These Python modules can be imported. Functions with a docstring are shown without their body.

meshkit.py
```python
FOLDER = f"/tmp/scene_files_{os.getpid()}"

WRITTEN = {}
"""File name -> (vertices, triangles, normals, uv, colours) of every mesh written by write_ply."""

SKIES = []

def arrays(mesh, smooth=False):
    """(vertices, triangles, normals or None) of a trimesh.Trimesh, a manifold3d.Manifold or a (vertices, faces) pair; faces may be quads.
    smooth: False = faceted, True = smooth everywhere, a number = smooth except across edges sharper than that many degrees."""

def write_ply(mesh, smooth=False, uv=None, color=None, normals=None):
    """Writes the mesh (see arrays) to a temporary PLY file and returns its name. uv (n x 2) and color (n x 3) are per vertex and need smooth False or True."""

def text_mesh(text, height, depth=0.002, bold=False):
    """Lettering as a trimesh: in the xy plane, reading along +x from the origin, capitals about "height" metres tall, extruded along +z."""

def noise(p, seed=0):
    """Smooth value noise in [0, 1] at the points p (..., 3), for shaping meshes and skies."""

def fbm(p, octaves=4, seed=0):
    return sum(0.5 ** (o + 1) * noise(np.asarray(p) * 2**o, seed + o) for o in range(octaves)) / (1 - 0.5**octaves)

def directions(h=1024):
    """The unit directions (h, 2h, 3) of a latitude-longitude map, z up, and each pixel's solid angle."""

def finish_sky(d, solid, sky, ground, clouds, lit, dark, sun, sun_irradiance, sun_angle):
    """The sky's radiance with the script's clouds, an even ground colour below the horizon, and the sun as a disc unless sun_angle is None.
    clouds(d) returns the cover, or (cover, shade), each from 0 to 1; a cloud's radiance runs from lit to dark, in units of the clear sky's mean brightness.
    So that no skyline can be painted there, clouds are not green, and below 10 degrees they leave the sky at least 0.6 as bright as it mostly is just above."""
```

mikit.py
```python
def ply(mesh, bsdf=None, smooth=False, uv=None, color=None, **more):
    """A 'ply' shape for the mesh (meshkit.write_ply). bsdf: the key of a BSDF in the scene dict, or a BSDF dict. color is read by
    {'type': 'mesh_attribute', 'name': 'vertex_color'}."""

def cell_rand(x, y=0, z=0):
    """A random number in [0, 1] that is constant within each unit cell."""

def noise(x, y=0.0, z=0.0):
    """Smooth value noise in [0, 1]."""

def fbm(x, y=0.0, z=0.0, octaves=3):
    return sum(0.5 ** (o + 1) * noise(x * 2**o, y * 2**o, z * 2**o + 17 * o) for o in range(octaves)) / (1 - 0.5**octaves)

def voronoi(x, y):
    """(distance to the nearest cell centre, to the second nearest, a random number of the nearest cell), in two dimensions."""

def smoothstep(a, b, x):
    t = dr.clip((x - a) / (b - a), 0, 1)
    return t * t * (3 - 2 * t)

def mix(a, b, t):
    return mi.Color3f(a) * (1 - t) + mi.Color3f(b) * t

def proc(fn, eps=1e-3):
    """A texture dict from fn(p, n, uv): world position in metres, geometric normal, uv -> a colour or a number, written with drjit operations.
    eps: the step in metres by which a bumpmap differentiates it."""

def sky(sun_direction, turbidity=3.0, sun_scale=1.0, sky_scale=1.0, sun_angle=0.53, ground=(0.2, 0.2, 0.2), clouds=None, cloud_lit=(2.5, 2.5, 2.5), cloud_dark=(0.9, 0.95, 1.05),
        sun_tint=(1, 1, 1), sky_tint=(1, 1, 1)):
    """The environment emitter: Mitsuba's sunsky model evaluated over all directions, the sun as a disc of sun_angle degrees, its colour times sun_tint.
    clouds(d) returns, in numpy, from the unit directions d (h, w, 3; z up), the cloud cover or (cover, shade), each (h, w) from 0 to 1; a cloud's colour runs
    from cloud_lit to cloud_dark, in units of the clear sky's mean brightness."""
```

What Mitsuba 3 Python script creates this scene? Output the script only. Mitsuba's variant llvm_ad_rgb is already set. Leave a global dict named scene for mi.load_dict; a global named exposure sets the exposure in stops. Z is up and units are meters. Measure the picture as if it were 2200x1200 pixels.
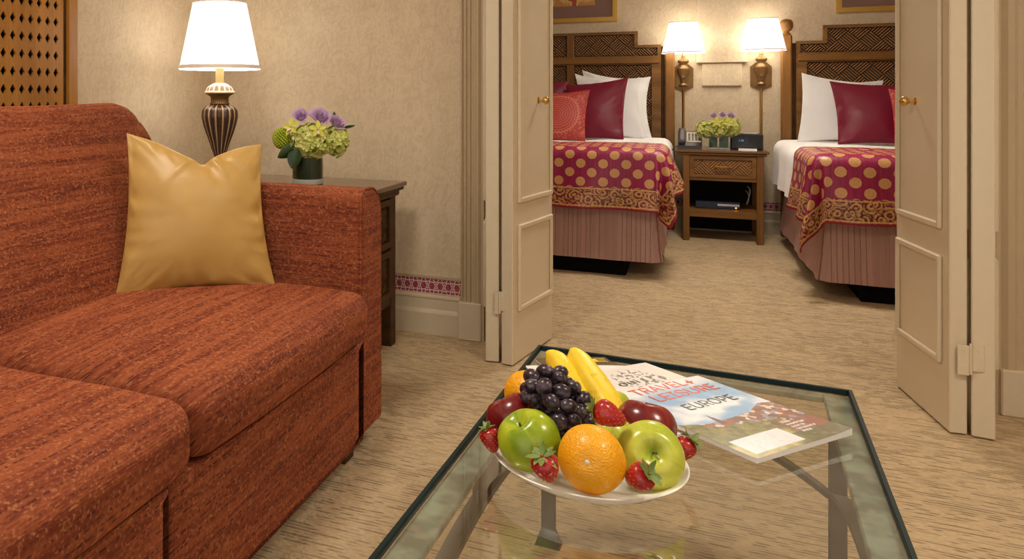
import math, random
import numpy as np
import trimesh, drjit as dr, mitsuba as mi
import shapely.geometry as sg
from shapely import affinity
from shapely.ops import unary_union
import mikit, meshkit
from mikit import ply, proc, noise, fbm, voronoi, cell_rand, smoothstep, mix

T = mi.ScalarTransform4f
PI = math.pi
rng = random.Random(7)
nrg = np.random.default_rng(11)
scene, labels, used = {}, {}, {}

# ------------------------------------------------------------------ camera, sky, exposure
CX, HY, VX, VXL = 650.0, 207.0, 1475.0, -2950.0          # principal column, horizon row and the two vanishing columns of the photograph
FPX = math.sqrt((VX - CX) * (CX - VXL))
YAW = math.atan((VX - CX) / FPX)
cs, sn = math.cos(YAW), math.sin(YAW)
EYE = 1.0
scene['camera'] = {'type': 'perspective', 'fov': math.degrees(2 * math.atan(1100 / FPX)), 'fov_axis': 'x',
                   'principal_point_offset_x': (1100 - CX) / 2200, 'principal_point_offset_y': (600 - HY) / 1200,
                   'to_world': T().look_at(origin=[0, 0, EYE], target=[-sn, cs, EYE], up=[0, 0, 1])}
# the living room goes on behind the camera: soft warm room light comes from there
scene['room_light'] = {'type': 'constant', 'radiance': {'type': 'rgb', 'value': [0.66, 0.62, 0.56]}}
exposure = 0.75
SHADE_LIVING, SHADE_BED = (1.6, 1.48, 1.28), (2.5, 2.26, 1.85)
FILL_LIVING, FILL_BED = (29.0, 26.5, 22.0), (38.0, 34.6, 29.4)  # radiance of the added fill lamps on the unseen ceiling


def at(px, py, d):
    """The point at depth d (metres along the camera's axis) seen at a pixel of the photograph."""
    r = (px - CX) / FPX * d
    return np.array([r * cs - d * sn, r * sn + d * cs, EYE - (py - HY) * d / FPX])


# ------------------------------------------------------------------ materials
def rgb(*c): return {'type': 'rgb', 'value': list(c)}


def mat(name, color, rough=0.5, two=True, bump=None, bscale=1.0, **k):
    b = {'type': 'principled', 'base_color': rgb(*color) if isinstance(color, (tuple, list)) else color, 'roughness': rough, **k}
    if bump is not None:
        b = {'type': 'bumpmap', 'arbitrary': bump, 'scale': bscale, 'bsdf': b}
    scene[name] = {'type': 'twosided', 'bsdf': b} if two else b
    return name


VC = {'type': 'mesh_attribute', 'name': 'vertex_color'}


def f_wall(p, n, uv):
    h = p.x + p.y * 0.93
    w = noise(h * 22, p.z * 22, 3.0)
    w2 = noise(h * 20, p.z * 24, 8.0)
    a = noise(h * 190 + w * 7, p.z * 48 - h * 40 + w2 * 7)
    b = noise(h * 90 - p.z * 105 + w2 * 7, p.z * 60 + h * 50 + w * 5, 5)
    t = a * 0.34 + b * 0.34 + fbm(h * 16, p.z * 13, 1.0) * 0.32
    return mix((0.565, 0.450, 0.308), (0.655, 0.530, 0.375), smoothstep(0.2, 0.8, t))


def carpet_rows(p):
    q = p.y * 82 + fbm(p.x * 5, p.y * 5) * 1.2
    row = dr.floor(q); fr = q - row
    line = smoothstep(0.15, 0.45, fr) * smoothstep(0.95, 0.6, fr)
    dash = smoothstep(0.36, 0.62, noise(p.x * 38 + cell_rand(row) * 40, row + 0.5))
    amp = 0.35 + 0.65 * smoothstep(0.10, 0.60, noise(p.x * 4 + cell_rand(row, 2) * 9, row * 0.37))
    return line * dash * amp


def f_carpet(p, n, uv):
    fine = noise(p.x * 150, p.y * 240)
    big = fbm(p.x * 2.2, p.y * 7, 2.0)
    c = mix((0.375, 0.272, 0.156), (0.515, 0.380, 0.228), fine * 0.65 + big * 0.35)
    return mix(c, (0.150, 0.100, 0.060), carpet_rows(p) * 0.66)


def b_carpet(p, n, uv):
    return noise(p.x * 150, p.y * 240) * 0.7 - carpet_rows(p) * 0.6


def fabric(al, ac):
    """tweed: long soft streaks, and rows of dark stitches that come and go."""
    q = (ac + fbm(al * 3, ac * 8) * 0.012) * 150
    row = dr.floor(q); fr = q - row
    streak = noise(al * 4, q * 0.42) * 0.40 + noise(al * 10, q * 0.9) * 0.40 + noise(al * 60, q * 2.0) * 0.20
    amp = smoothstep(0.42, 0.78, noise(al * 6 + cell_rand(row) * 57, row))
    dot = smoothstep(0.38, 0.68, noise(al * 190 + cell_rand(row, 3) * 20, row + 0.5)) * smoothstep(0.10, 0.35, fr) * smoothstep(0.95, 0.70, fr)
    grain = noise(al * 330, ac * 330, 4)
    knot = noise(al * 170, ac * 200, 2)
    c = mix((0.130, 0.022, 0.010), (0.290, 0.075, 0.028), smoothstep(0.22, 0.75, streak) * 0.62 + knot * 0.38)
    c = mix(c, (0.055, 0.009, 0.007), amp * dot * 0.80)
    return mix(c, (0.450, 0.185, 0.080), smoothstep(0.56, 0.88, grain * 0.6 + knot * 0.4) * 0.55)


def weave_h(al, ac):
    q = (ac + fbm(al * 3, ac * 8) * 0.012) * 150
    return noise(al * 170, ac * 200, 2) * 1.1 + 0.35 * dr.sin(q * 2 * PI) * noise(al * 190, dr.floor(q) + 0.5) + 0.4 * noise(al * 330, ac * 330, 4)


def f_sofa(p, n, uv): return fabric(p.y, p.z - p.x * 0.97)
def b_sofa(p, n, uv): return weave_h(p.y, p.z - p.x * 0.97)
def arm_ac(p, n): return p.z + dr.select(dr.abs(n.z) > 0.35, p.y * 0.7, 0.0)
def f_arm(p, n, uv): return fabric(p.x + p.y + 3, arm_ac(p, n))
def b_arm(p, n, uv): return weave_h(p.x + p.y + 3, arm_ac(p, n))


def wood(al, a, b, dark, light):
    g = noise(al * 2.2 + 5, a * 26 + fbm(al * 1.5, a * 5, b * 5) * 4, b * 26)
    fine = noise(al * 14, a * 240, b * 240)
    return mix(dark, light, dr.clip(g * 0.75 + fine * 0.35 - 0.05, 0, 1))


def f_honey(p, n, uv): return wood(p.z, p.y, p.x, (0.270, 0.100, 0.012), (0.440, 0.195, 0.032))
def f_head(p, n, uv): return wood(p.x, p.z, p.y, (0.105, 0.041, 0.007), (0.270, 0.122, 0.024))
def f_headv(p, n, uv): return wood(p.z, p.x, p.y, (0.105, 0.040, 0.007), (0.270, 0.118, 0.024))
def f_dark(p, n, uv): return wood(p.y, p.z, p.x, (0.042, 0.019, 0.007), (0.092, 0.043, 0.017))


def f_bedspread(p, n, uv):
    """uv: metres on the cloth, v = 0 at the hem, u = 0 at the side hem."""
    u, v = uv.x, uv.y
    ground = mix((0.200, 0.002, 0.036), (0.280, 0.004, 0.062), noise(u * 300, v * 9))
    gold = mix((0.46, 0.23, 0.075), (0.60, 0.34, 0.13), noise(u * 420, v * 420))
    A, B = 0.118, 0.100

    def dots(du, dv):
        x = (u + du) / A; y = (v + dv) / B
        fx = x - dr.floor(x) - 0.5; fy = y - dr.floor(y) - 0.5
        r = dr.sqrt(dr.square(fx * A) + dr.square(fy * B))
        ang = dr.atan2(fy * B, fx * A)
        m = 1 - smoothstep(0.0245, 0.0265, r)
        ring = smoothstep(0.35, 0.65, dr.abs(dr.sin(r * 300 + 1.2 * dr.sin(ang * 8))))
        return m * (0.72 + 0.28 * ring)
    d = dr.maximum(dots(0.0, 0.0), dots(A / 2, B / 2))
    e = dr.minimum(u, v)
    inner = smoothstep(0.118, 0.122, e)
    c = mix(ground, gold, d * inner)
    # woven border: scrolls of leaves between two gold lines
    s = dr.select(u < v, v, u)
    wx, wy = s + 0.012 * noise(s * 30, e * 30, 7), e + 0.010 * noise(s * 30, e * 30, 8)
    d1, d2, wv = voronoi(wx * 19, wy * 19)
    curl = dr.sin(d1 * 17 + wv * 6.3 + 2.5 * noise(wx * 50, wy * 50))
    leafy = smoothstep(0.50, 0.66, noise(s * 120, e * 120, 3))
    scroll = smoothstep(-0.1, 0.35, curl) * smoothstep(0.02, 0.10, d2 - d1) * smoothstep(0.22, 0.40, noise(s * 26, e * 26, 9) + 0.1) + 0.5 * leafy
    bg = mix((0.055, 0.012, 0.010), (0.200, 0.010, 0.026), noise(s * 14, e * 20))
    bc = mix(bg, gold * 0.95, dr.clip(scroll, 0, 1) * 0.92)
    line = dr.maximum(1 - smoothstep(0.0025, 0.004, dr.abs(e - 0.112)), 1 - smoothstep(0.0025, 0.004, dr.abs(e - 0.017)))
    bc = mix(bc, gold, line)
    bc = mix((0.27, 0.006, 0.03), bc, smoothstep(0.010, 0.012, e))
    return mix(bc, c, inner)


def f_skirt(p, n, uv):
    q = uv.x * 42
    w = cell_rand(dr.floor(q))
    fr = q - dr.floor(q)
    line = smoothstep(0.86, 0.90, fr) * smoothstep(0.25, 0.3, w)
    c = mix((0.355, 0.205, 0.182), (0.480, 0.295, 0.268), w * 0.6 + 0.4 * noise(uv.x * 260, uv.y * 5))
    return mix(c, (0.140, 0.060, 0.055), line * 0.8)


def f_border(p, n, uv):
    """printed wallpaper border: hexagons and bars, white on raspberry. uv in metres."""
    P = 0.036
    x = uv.x / P; fx = dr.abs(x - dr.floor(x) - 0.5) * P
    y = dr.abs(uv.y - 0.033)
    fx = fx * 1.25; hexa = dr.maximum(y, fx * 0.866 + y * 0.5)
    x2 = x + 0.5; fx2 = dr.abs(x2 - dr.floor(x2) - 0.5) * P * 1.25
    hex2 = dr.maximum(dr.abs(y - 0.033), fx2 * 0.866 + dr.abs(y - 0.033) * 0.5)
    ln = lambda v, r, w=0.0022: 1 - smoothstep(w * 0.7, w * 1.2, dr.abs(v - r))
    w = dr.maximum(dr.maximum(ln(hexa, 0.0165), ln(hex2, 0.0150)), ln(y, 0.0315, 0.002))
    bar = (1 - smoothstep(0.0022, 0.003, fx2)) * (1 - smoothstep(0.013, 0.014, y)) * smoothstep(0.005, 0.006, y)
    c = mix((0.36, 0.050, 0.105), (0.26, 0.035, 0.075), smoothstep(0.4, 0.6, noise(uv.x * 200, uv.y * 200)))
    c = mix(c, (0.40, 0.16, 0.17), (1 - smoothstep(0.004, 0.006, hex2)))
    return mix(c, (0.66, 0.55, 0.47), dr.clip(w + bar, 0, 1))


def f_coral(p, n, uv):
    x, y = uv.x - 0.5, uv.y - 0.5
    r = dr.sqrt(x * x + y * y)
    an = dr.atan2(y, x)
    rings = smoothstep(0.2, 0.6, dr.sin(r * 135 + 0.25 * dr.sin(an * 24))) * (1 - smoothstep(0.36, 0.38, r)) * 0.55
    lace = (1 - smoothstep(0.012, 0.02, dr.abs(r - 0.385 - 0.012 * dr.sin(an * 40))))
    corner = smoothstep(0.40, 0.42, r) * smoothstep(0.55, 0.7, noise(uv.x * 45, uv.y * 45)) * 0.6
    return mix((0.37, 0.035, 0.028), (0.60, 0.19, 0.13), dr.clip(rings + lace + corner, 0, 1) * 0.8)


def f_verdigris(p, n, uv):
    t = fbm(p.x * 30, p.y * 30, p.z * 30)
    return mix(mix((0.155, 0.165, 0.135), (0.29, 0.34, 0.28), smoothstep(0.3, 0.7, t)), (0.34, 0.28, 0.21), smoothstep(0.62, 0.8, noise(p.x * 60, p.y * 60, p.z * 60)) * 0.4)


def f_cover(p, n, uv):
    """the magazine's front page: sky, a town of tiled roofs, trees, a pale caption box. u to the right, v upwards, both 0..1."""
    u, v = uv.x, uv.y
    cl = smoothstep(0.50, 0.85, fbm(u * 3.2, v * 5, 7.0, 4) + 0.10 * smoothstep(0.75, 1.0, v) + 0.16 * smoothstep(0.35, 0.75, u) * smoothstep(0.85, 0.6, v))
    sky = mix((0.26, 0.42, 0.64), (0.78, 0.79, 0.82), cl)
    sky = mix(sky, (0.80, 0.80, 0.82), smoothstep(0.80, 0.97, v) * 0.75)
    ridge = 0.385 + 0.05 * noise(u * 9, 2.0) + 0.07 * smoothstep(0.55, 0.85, u)
    d1, d2, w = voronoi(u * 24, v * 34)
    roof = mix((0.36, 0.15, 0.085), (0.17, 0.095, 0.075), w)
    roof = mix(roof, (0.60, 0.50, 0.42), smoothstep(0.86, 0.90, w))
    roof = mix(roof, (0.30, 0.27, 0.36), smoothstep(0.2, 0.14, w))
    trees = mix((0.085, 0.080, 0.030), (0.30, 0.27, 0.085), fbm(u * 26, v * 34))
    tree_line = 0.30 + 0.13 * smoothstep(0.30, 0.0, u) + 0.06 * noise(u * 30, 9.0) - 0.06 * smoothstep(0.5, 1, u)
    low = mix((0.50, 0.43, 0.22), (0.22, 0.20, 0.08), smoothstep(0.35, 0.7, fbm(u * 7, v * 12, 4.0)))
    c = mix(sky, roof, smoothstep(ridge + 0.004, ridge - 0.004, v))
    spire = smoothstep(0.006, 0.0, dr.abs(u - 0.31) - 0.028 * (0.50 - v) / 0.12) * smoothstep(0.50, 0.495, v) * smoothstep(0.36, 0.38, v)
    c = mix(c, (0.19, 0.095, 0.075), spire)
    c = mix(c, trees, smoothstep(tree_line + 0.01, tree_line - 0.01, v) * smoothstep(0.95, 0.4, u))
    c = mix(c, low, smoothstep(0.24, 0.18, v + 0.06 * noise(u * 8, 1.0)) * smoothstep(0.75, 0.5, u))
    c = mix(c, (0.27, 0.10, 0.07), smoothstep(0.62, 0.66, u) * smoothstep(0.25, 0.24, v) * smoothstep(0.12, 0.13, v) * 0.7)
    c = mix(c, (0.13, 0.13, 0.06), smoothstep(0.13, 0.11, v) * smoothstep(0.45, 0.6, u) * 0.8)
    box = smoothstep(0.06, 0.065, u) * smoothstep(0.565, 0.56, u) * smoothstep(0.035, 0.04, v) * smoothstep(0.205, 0.20, v)
    ln = smoothstep(0.55, 0.7, dr.sin(v * 330)) * smoothstep(0.10, 0.12, u) * smoothstep(0.52, 0.5, u) * smoothstep(0.5, 0.3, noise(u * 40, v * 53))
    return mix(c, mix((0.74, 0.72, 0.76), (0.50, 0.49, 0.56), ln * 0.6), box * 0.93)


def f_page(p, n, uv):
    u, v = uv.x, uv.y
    blot = smoothstep(0.52, 0.60, fbm(u * 34, v * 40, 3.0)) * smoothstep(0.26, 0.20, dr.sqrt(dr.square((u - 0.50) * 0.8) + dr.square(v - 0.70)))
    return mix((0.72, 0.68, 0.65), (0.10, 0.085, 0.075), blot * 0.85)


def ring(u, k): return dr.cos(u * 2 * PI) * k, dr.sin(u * 2 * PI) * k


def f_green(p, n, uv):
    x, y = ring(uv.x, 1.3); x2, y2 = ring(uv.x, 14)
    t = fbm(x, y, uv.y * 2.2)
    sp = smoothstep(0.86, 0.93, noise(x2, y2, uv.y * 60))
    c = mix((0.180, 0.275, 0.006), (0.390, 0.450, 0.020), smoothstep(0.25, 0.75, t))
    return mix(c, (0.5, 0.55, 0.16), sp * 0.35)


def f_yellowgreen(p, n, uv):
    x, y = ring(uv.x, 1.1); x2, y2 = ring(uv.x, 14)
    t = fbm(x + 4, y, uv.y * 1.7)
    sp = smoothstep(0.86, 0.93, noise(x2, y2, uv.y * 60))
    c = mix((0.32, 0.40, 0.018), (0.54, 0.55, 0.065), smoothstep(0.25, 0.75, t + uv.y * 0.15))
    c = mix(c, (0.17, 0.28, 0.01), smoothstep(0.86, 0.99, uv.y) * 0.8)
    return mix(c, (0.62, 0.62, 0.22), sp * 0.35)


def f_red(p, n, uv):
    x, y = ring(uv.x, 7.0); x2, y2 = ring(uv.x, 1.2)
    st = noise(x, y, uv.y * 3) * 0.6 + fbm(x2, y2, uv.y * 2.5) * 0.5
    c = mix((0.090, 0.003, 0.006), (0.250, 0.012, 0.013), st)
    top = smoothstep(0.70, 1.0, uv.y) * smoothstep(0.3, 0.7, st)
    return mix(c, (0.40, 0.16, 0.035), top * 0.5)


def f_orange(p, n, uv):
    return mix((0.76, 0.315, 0.004), (0.84, 0.385, 0.008), fbm(p.x * 40, p.y * 40, p.z * 40))


def b_orange(p, n, uv):
    d = noise(p.x * 520, p.y * 520, p.z * 520)
    return smoothstep(0.35, 0.75, d) + 0.7 * noise(p.x * 210, p.y * 210, p.z * 210)


def f_banana(p, n, uv):
    br = smoothstep(0.84, 0.92, noise(uv.x * 16, uv.y * 26))
    c = mix((0.76, 0.52, 0.022), (0.82, 0.60, 0.038), fbm(uv.x * 5, uv.y * 9))
    c = mix(c, (0.52, 0.45, 0.05), smoothstep(0.82, 1.0, uv.y) * 0.5)
    return mix(c, (0.45, 0.26, 0.02), br * 0.35)


def f_grape(p, n, uv):
    bl = fbm(p.x * 130, p.y * 130, p.z * 130)
    return mix((0.018, 0.008, 0.016), (0.150, 0.120, 0.150), smoothstep(0.42, 0.85, bl) * 0.75)


def f_strawberry(p, n, uv):
    return mix((0.300, 0.006, 0.010), (0.420, 0.016, 0.014), fbm(p.x * 90, p.y * 90, p.z * 90))


def f_gold(p, n, uv):
    return mix((0.44, 0.258, 0.068), (0.50, 0.305, 0.088), fbm(uv.x * 5, uv.y * 5))


def f_art(p, n, uv):
    t = fbm(p.x * 16, p.z * 22, 2.0, 4)
    return mix(mix((0.42, 0.20, 0.055), (0.62, 0.42, 0.17), smoothstep(0.35, 0.6, t)), (0.32, 0.06, 0.03), smoothstep(0.58, 0.7, t))


M_WALL = mat('m_wallpaper', proc(f_wall), 0.75)
M_PAINT = mat('m_ivory_paint', (0.61, 0.515, 0.372), 0.38)
M_CASING = mat('m_casing_paint', (0.47, 0.365, 0.230), 0.4)
M_PANEL = mat('m_tan_paint', (0.47, 0.375, 0.245), 0.40)
M_CEIL = mat('m_ceiling_paint', (0.80, 0.77, 0.70), 0.9)
M_CARPET = mat('m_carpet', proc(f_carpet), 0.95, bump=proc(b_carpet, 6e-4), bscale=0.004, sheen=0.2)
M_SOFA = mat('m_sofa_fabric', proc(f_sofa), 0.85, bump=proc(b_sofa, 4e-4), bscale=0.0010, sheen=0.15, specular=0.25)
M_ARM = mat('m_arm_fabric', proc(f_arm), 0.85, bump=proc(b_arm, 4e-4), bscale=0.0010, sheen=0.15, specular=0.25)
M_HONEY = mat('m_honey_wood', proc(f_honey), 0.35, clearcoat=0.3)
M_HEAD = mat('m_headboard_wood', proc(f_head), 0.38, clearcoat=0.2, specular=0.35)
M_HEADV = mat('m_headboard_wood_upright', proc(f_headv), 0.38, clearcoat=0.2, specular=0.35)
M_SLAT = mat('m_slat_wood', (0.400, 0.215, 0.090), 0.24, clearcoat=0.8)
M_DARK = mat('m_dark_wood', proc(f_dark), 0.5, specular=0.12)
M_DARKSLAT = mat('m_dark_slat', (0.072, 0.036, 0.014), 0.4, specular=0.15)
M_TOPWOOD = mat('m_polished_top', (0.085, 0.045, 0.026), 0.08, clearcoat=1.0, specular=0.8)
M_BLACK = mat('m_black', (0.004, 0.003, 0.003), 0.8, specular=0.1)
M_BACKING = mat('m_dark_backing', (0.012, 0.009, 0.007), 0.7, specular=0.2)  # near-black boards behind the lattice, the headboard slats and the nightstand shelf
M_BRASS = mat('m_brass', (0.75, 0.50, 0.17), 0.22, metallic=1.0)
M_GILT = mat('m_gilt_frame', (0.58, 0.37, 0.09), 0.35, metallic=0.8)
M_BRONZE = mat('m_bronze', (0.20, 0.105, 0.036), 0.34, metallic=0.6, specular=0.6)
M_VC = mat('m_coloured', VC, 0.35)
M_VCR = mat('m_coloured_soft', VC, 0.6)
M_LAMPBODY = mat('m_lamp_body', VC, 0.28, clearcoat=0.6)
M_BEDSPREAD = mat('m_bedspread', proc(f_bedspread), 0.42, sheen=0.5, specular=0.6)
M_SKIRT = mat('m_bedskirt', proc(f_skirt), 0.7, sheen=0.3)
M_WHITE = mat('m_white_linen', (0.86, 0.87, 0.88), 0.8)
M_BURG = mat('m_burgundy_satin', (0.165, 0.003, 0.022), 0.48, sheen=0.5, specular=0.4)
M_CORAL = mat('m_coral_cloth', proc(f_coral), 0.6)
M_GOLD = mat('m_gold_satin', proc(f_gold), 0.43, sheen=0.5, specular=0.6, sheen_tint=1.0)
M_BORDER = mat('m_border_print', proc(f_border), 0.6)
M_VERD = mat('m_verdigris', proc(f_verdigris), 0.5)
M_IRON = mat('m_dark_iron', (0.095, 0.092, 0.078), 0.5)
M_EDGE = mat('m_glass_edge', (0.004, 0.014, 0.014), 0.5, specular=0.2)
M_PORC = mat('m_porcelain', (0.86, 0.84, 0.80), 0.12)
M_COVER = mat('m_cover', proc(f_cover), 0.22)
M_PAGE = mat('m_page', proc(f_page), 0.3)
M_PAPER = mat('m_paper', (0.72, 0.69, 0.66), 0.5)
M_INKRED = mat('m_red_ink', (0.62, 0.09, 0.045), 0.4)
M_INKBLK = mat('m_black_ink', (0.03, 0.028, 0.03), 0.4)
M_INKWHT = mat('m_white_ink', (0.75, 0.72, 0.70), 0.4)
M_INKYEL = mat('m_yellow_ink', (0.75, 0.55, 0.03), 0.4)
M_BROWNCOV = mat('m_brown_cover', (0.10, 0.055, 0.028), 0.3)
M_GREEN = mat('m_green_apple', proc(f_green), 0.24, clearcoat=0.3)
M_YGREEN = mat('m_pale_green_apple', proc(f_yellowgreen), 0.24, clearcoat=0.3)
M_RED = mat('m_red_apple', proc(f_red), 0.22, clearcoat=0.4)
M_ORANGE = mat('m_orange_peel', proc(f_orange), 0.33, bump=proc(b_orange, 3e-4), bscale=0.00042)
M_BANANA = mat('m_banana_peel', proc(f_banana), 0.42)
M_GRAPE = mat('m_grape_skin', proc(f_grape), 0.28)
M_STRAW = mat('m_strawberry_flesh', proc(f_strawberry), 0.22, clearcoat=0.5)
M_SEED = mat('m_seed', (0.50, 0.28, 0.06), 0.4)
M_CALYX = mat('m_calyx', (0.150, 0.215, 0.045), 0.5)
M_STEM = mat('m_stem', (0.10, 0.065, 0.025), 0.6)
M_LIME = [mat('m_hydrangea_%d' % i, c, 0.6) for i, c in enumerate([(0.58, 0.60, 0.17), (0.68, 0.69, 0.26), (0.50, 0.55, 0.12)])]
M_VIB = mat('m_lime_ball', (0.34, 0.42, 0.020), 0.6)
M_LILAC = [mat('m_lilac_%d' % i, c, 0.6) for i, c in enumerate([(0.52, 0.36, 0.58), (0.60, 0.44, 0.64), (0.36, 0.18, 0.48)])]
M_ORCHID = mat('m_orchid', (0.62, 0.64, 0.085), 0.5)
M_LIP = mat('m_orchid_lip', (0.72, 0.60, 0.38), 0.5)
M_WINE = mat('m_orchid_spots', (0.30, 0.03, 0.05), 0.5)
M_LEAF = mat('m_leaf', (0.022, 0.055, 0.015), 0.35)
M_ART = mat('m_artwork', proc(f_art), 0.7)
M_MAT = mat('m_mount', (0.20, 0.115, 0.095), 0.8)
M_DEVICE = mat('m_black_plastic', (0.012, 0.010, 0.010), 0.3)
M_NAVY = mat('m_device_front', (0.016, 0.022, 0.045), 0.3)
M_SILVER = mat('m_silver', (0.55, 0.56, 0.60), 0.3, metallic=0.6)
M_PHONE = mat('m_phone_grey', (0.060, 0.050, 0.055), 0.4)
M_LABEL = mat('m_pale_label', (0.66, 0.62, 0.52), 0.6)
M_VASELEAF = mat('m_wrapped_leaf', (0.012, 0.022, 0.008), 0.35)
M_VASEPALE = mat('m_green_water', (0.050, 0.075, 0.028), 0.6, specular=0.1)
M_BAND = mat('m_vase_band', (0.42, 0.42, 0.40), 0.3)
M_TRIMTAN = mat('m_shade_trim', (0.88, 0.78, 0.68), 0.7)
M_NECK = mat('m_lamp_neck', (0.36, 0.25, 0.09), 0.5)
scene['m_glass'] = {'type': 'thindielectric', 'int_ior': 1.25, 'specular_transmittance': rgb(0.93, 0.955, 0.93)}
scene['m_table_glass'] = {'type': 'thindielectric', 'int_ior': 1.75, 'specular_transmittance': rgb(0.86, 0.88, 0.82)}


# ------------------------------------------------------------------ building helpers
def unique(k):
    n = used.get(k, 0)
    used[k] = n + 1
    return k if n == 0 else f'{k}_{n:03d}'


def tag(k, label=None, cat=None, group=None, kind=None):
    d = {n: v for n, v in (('label', label), ('category', cat), ('group', group), ('kind', kind)) if v}
    if d: labels[k] = d


def thing(name, label, cat, group=None):
    k = unique(name); tag(k, label, cat, group); return k


def add(name, mesh, m, parent=None, smooth=False, label=None, cat=None, group=None, kind=None, uv=None, color=None, **kw):
    k = unique(f'{parent}__{name}' if parent else name)
    scene[k] = mesh if isinstance(mesh, dict) else ply(mesh, m, smooth, uv=uv, color=color, **kw)
    tag(k, label, cat, group, kind)
    return k


def struct(name, mesh, m, parent=None, smooth=False, **kw):
    return add(name, mesh, m, parent, smooth, kind=None if parent else 'structure', **kw)


def cat_(ms): return trimesh.util.concatenate([m for m in ms if m is not None])


def hull(pts): return trimesh.convex.convex_hull(np.asarray(pts, float))


def box(x0, x1, y0, y1, z0, z1, ch=0.0):
    if ch <= 0:
        b = trimesh.creation.box([x1 - x0, y1 - y0, z1 - z0]); b.apply_translation([(x0 + x1) / 2, (y0 + y1) / 2, (z0 + z1) / 2]); return b
    pts = []
    for x, sx in ((x0, 1), (x1, -1)):
        for y, sy in ((y0, 1), (y1, -1)):
            for z, sz in ((z0, 1), (z1, -1)):
                pts += [(x, y + sy * ch, z + sz * ch), (x + sx * ch, y, z + sz * ch), (x + sx * ch, y + sy * ch, z)]
    return hull(pts)


def frame_mat(o, ux, uy, uz):
    m = np.eye(4); m[:3, 0], m[:3, 1], m[:3, 2], m[:3, 3] = ux, uy, uz, o; return m


def xf(mesh, m): mesh = mesh.copy(); mesh.apply_transform(m); return mesh


def unit(v): v = np.asarray(v, float); return v / np.linalg.norm(v)


def axes_to(zdir, hint=(0.3, 0.2, 0.9)):
    z = unit(zdir); h = np.asarray(hint, float)
    if abs(np.dot(z, unit(h))) > 0.97: h = np.array([1.0, 0.1, 0])
    x = unit(np.cross(h, z)); return x, np.cross(z, x), z


def grid_faces(nu, nv, wrap=False):
    f = []
    for i in range(nu if wrap else nu - 1):
        for j in range(nv - 1):
            a, b = i * nv + j, ((i + 1) % nu) * nv + j
            f += [[a, b, b + 1], [a, b + 1, a + 1]]
    return np.array(f)


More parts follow.
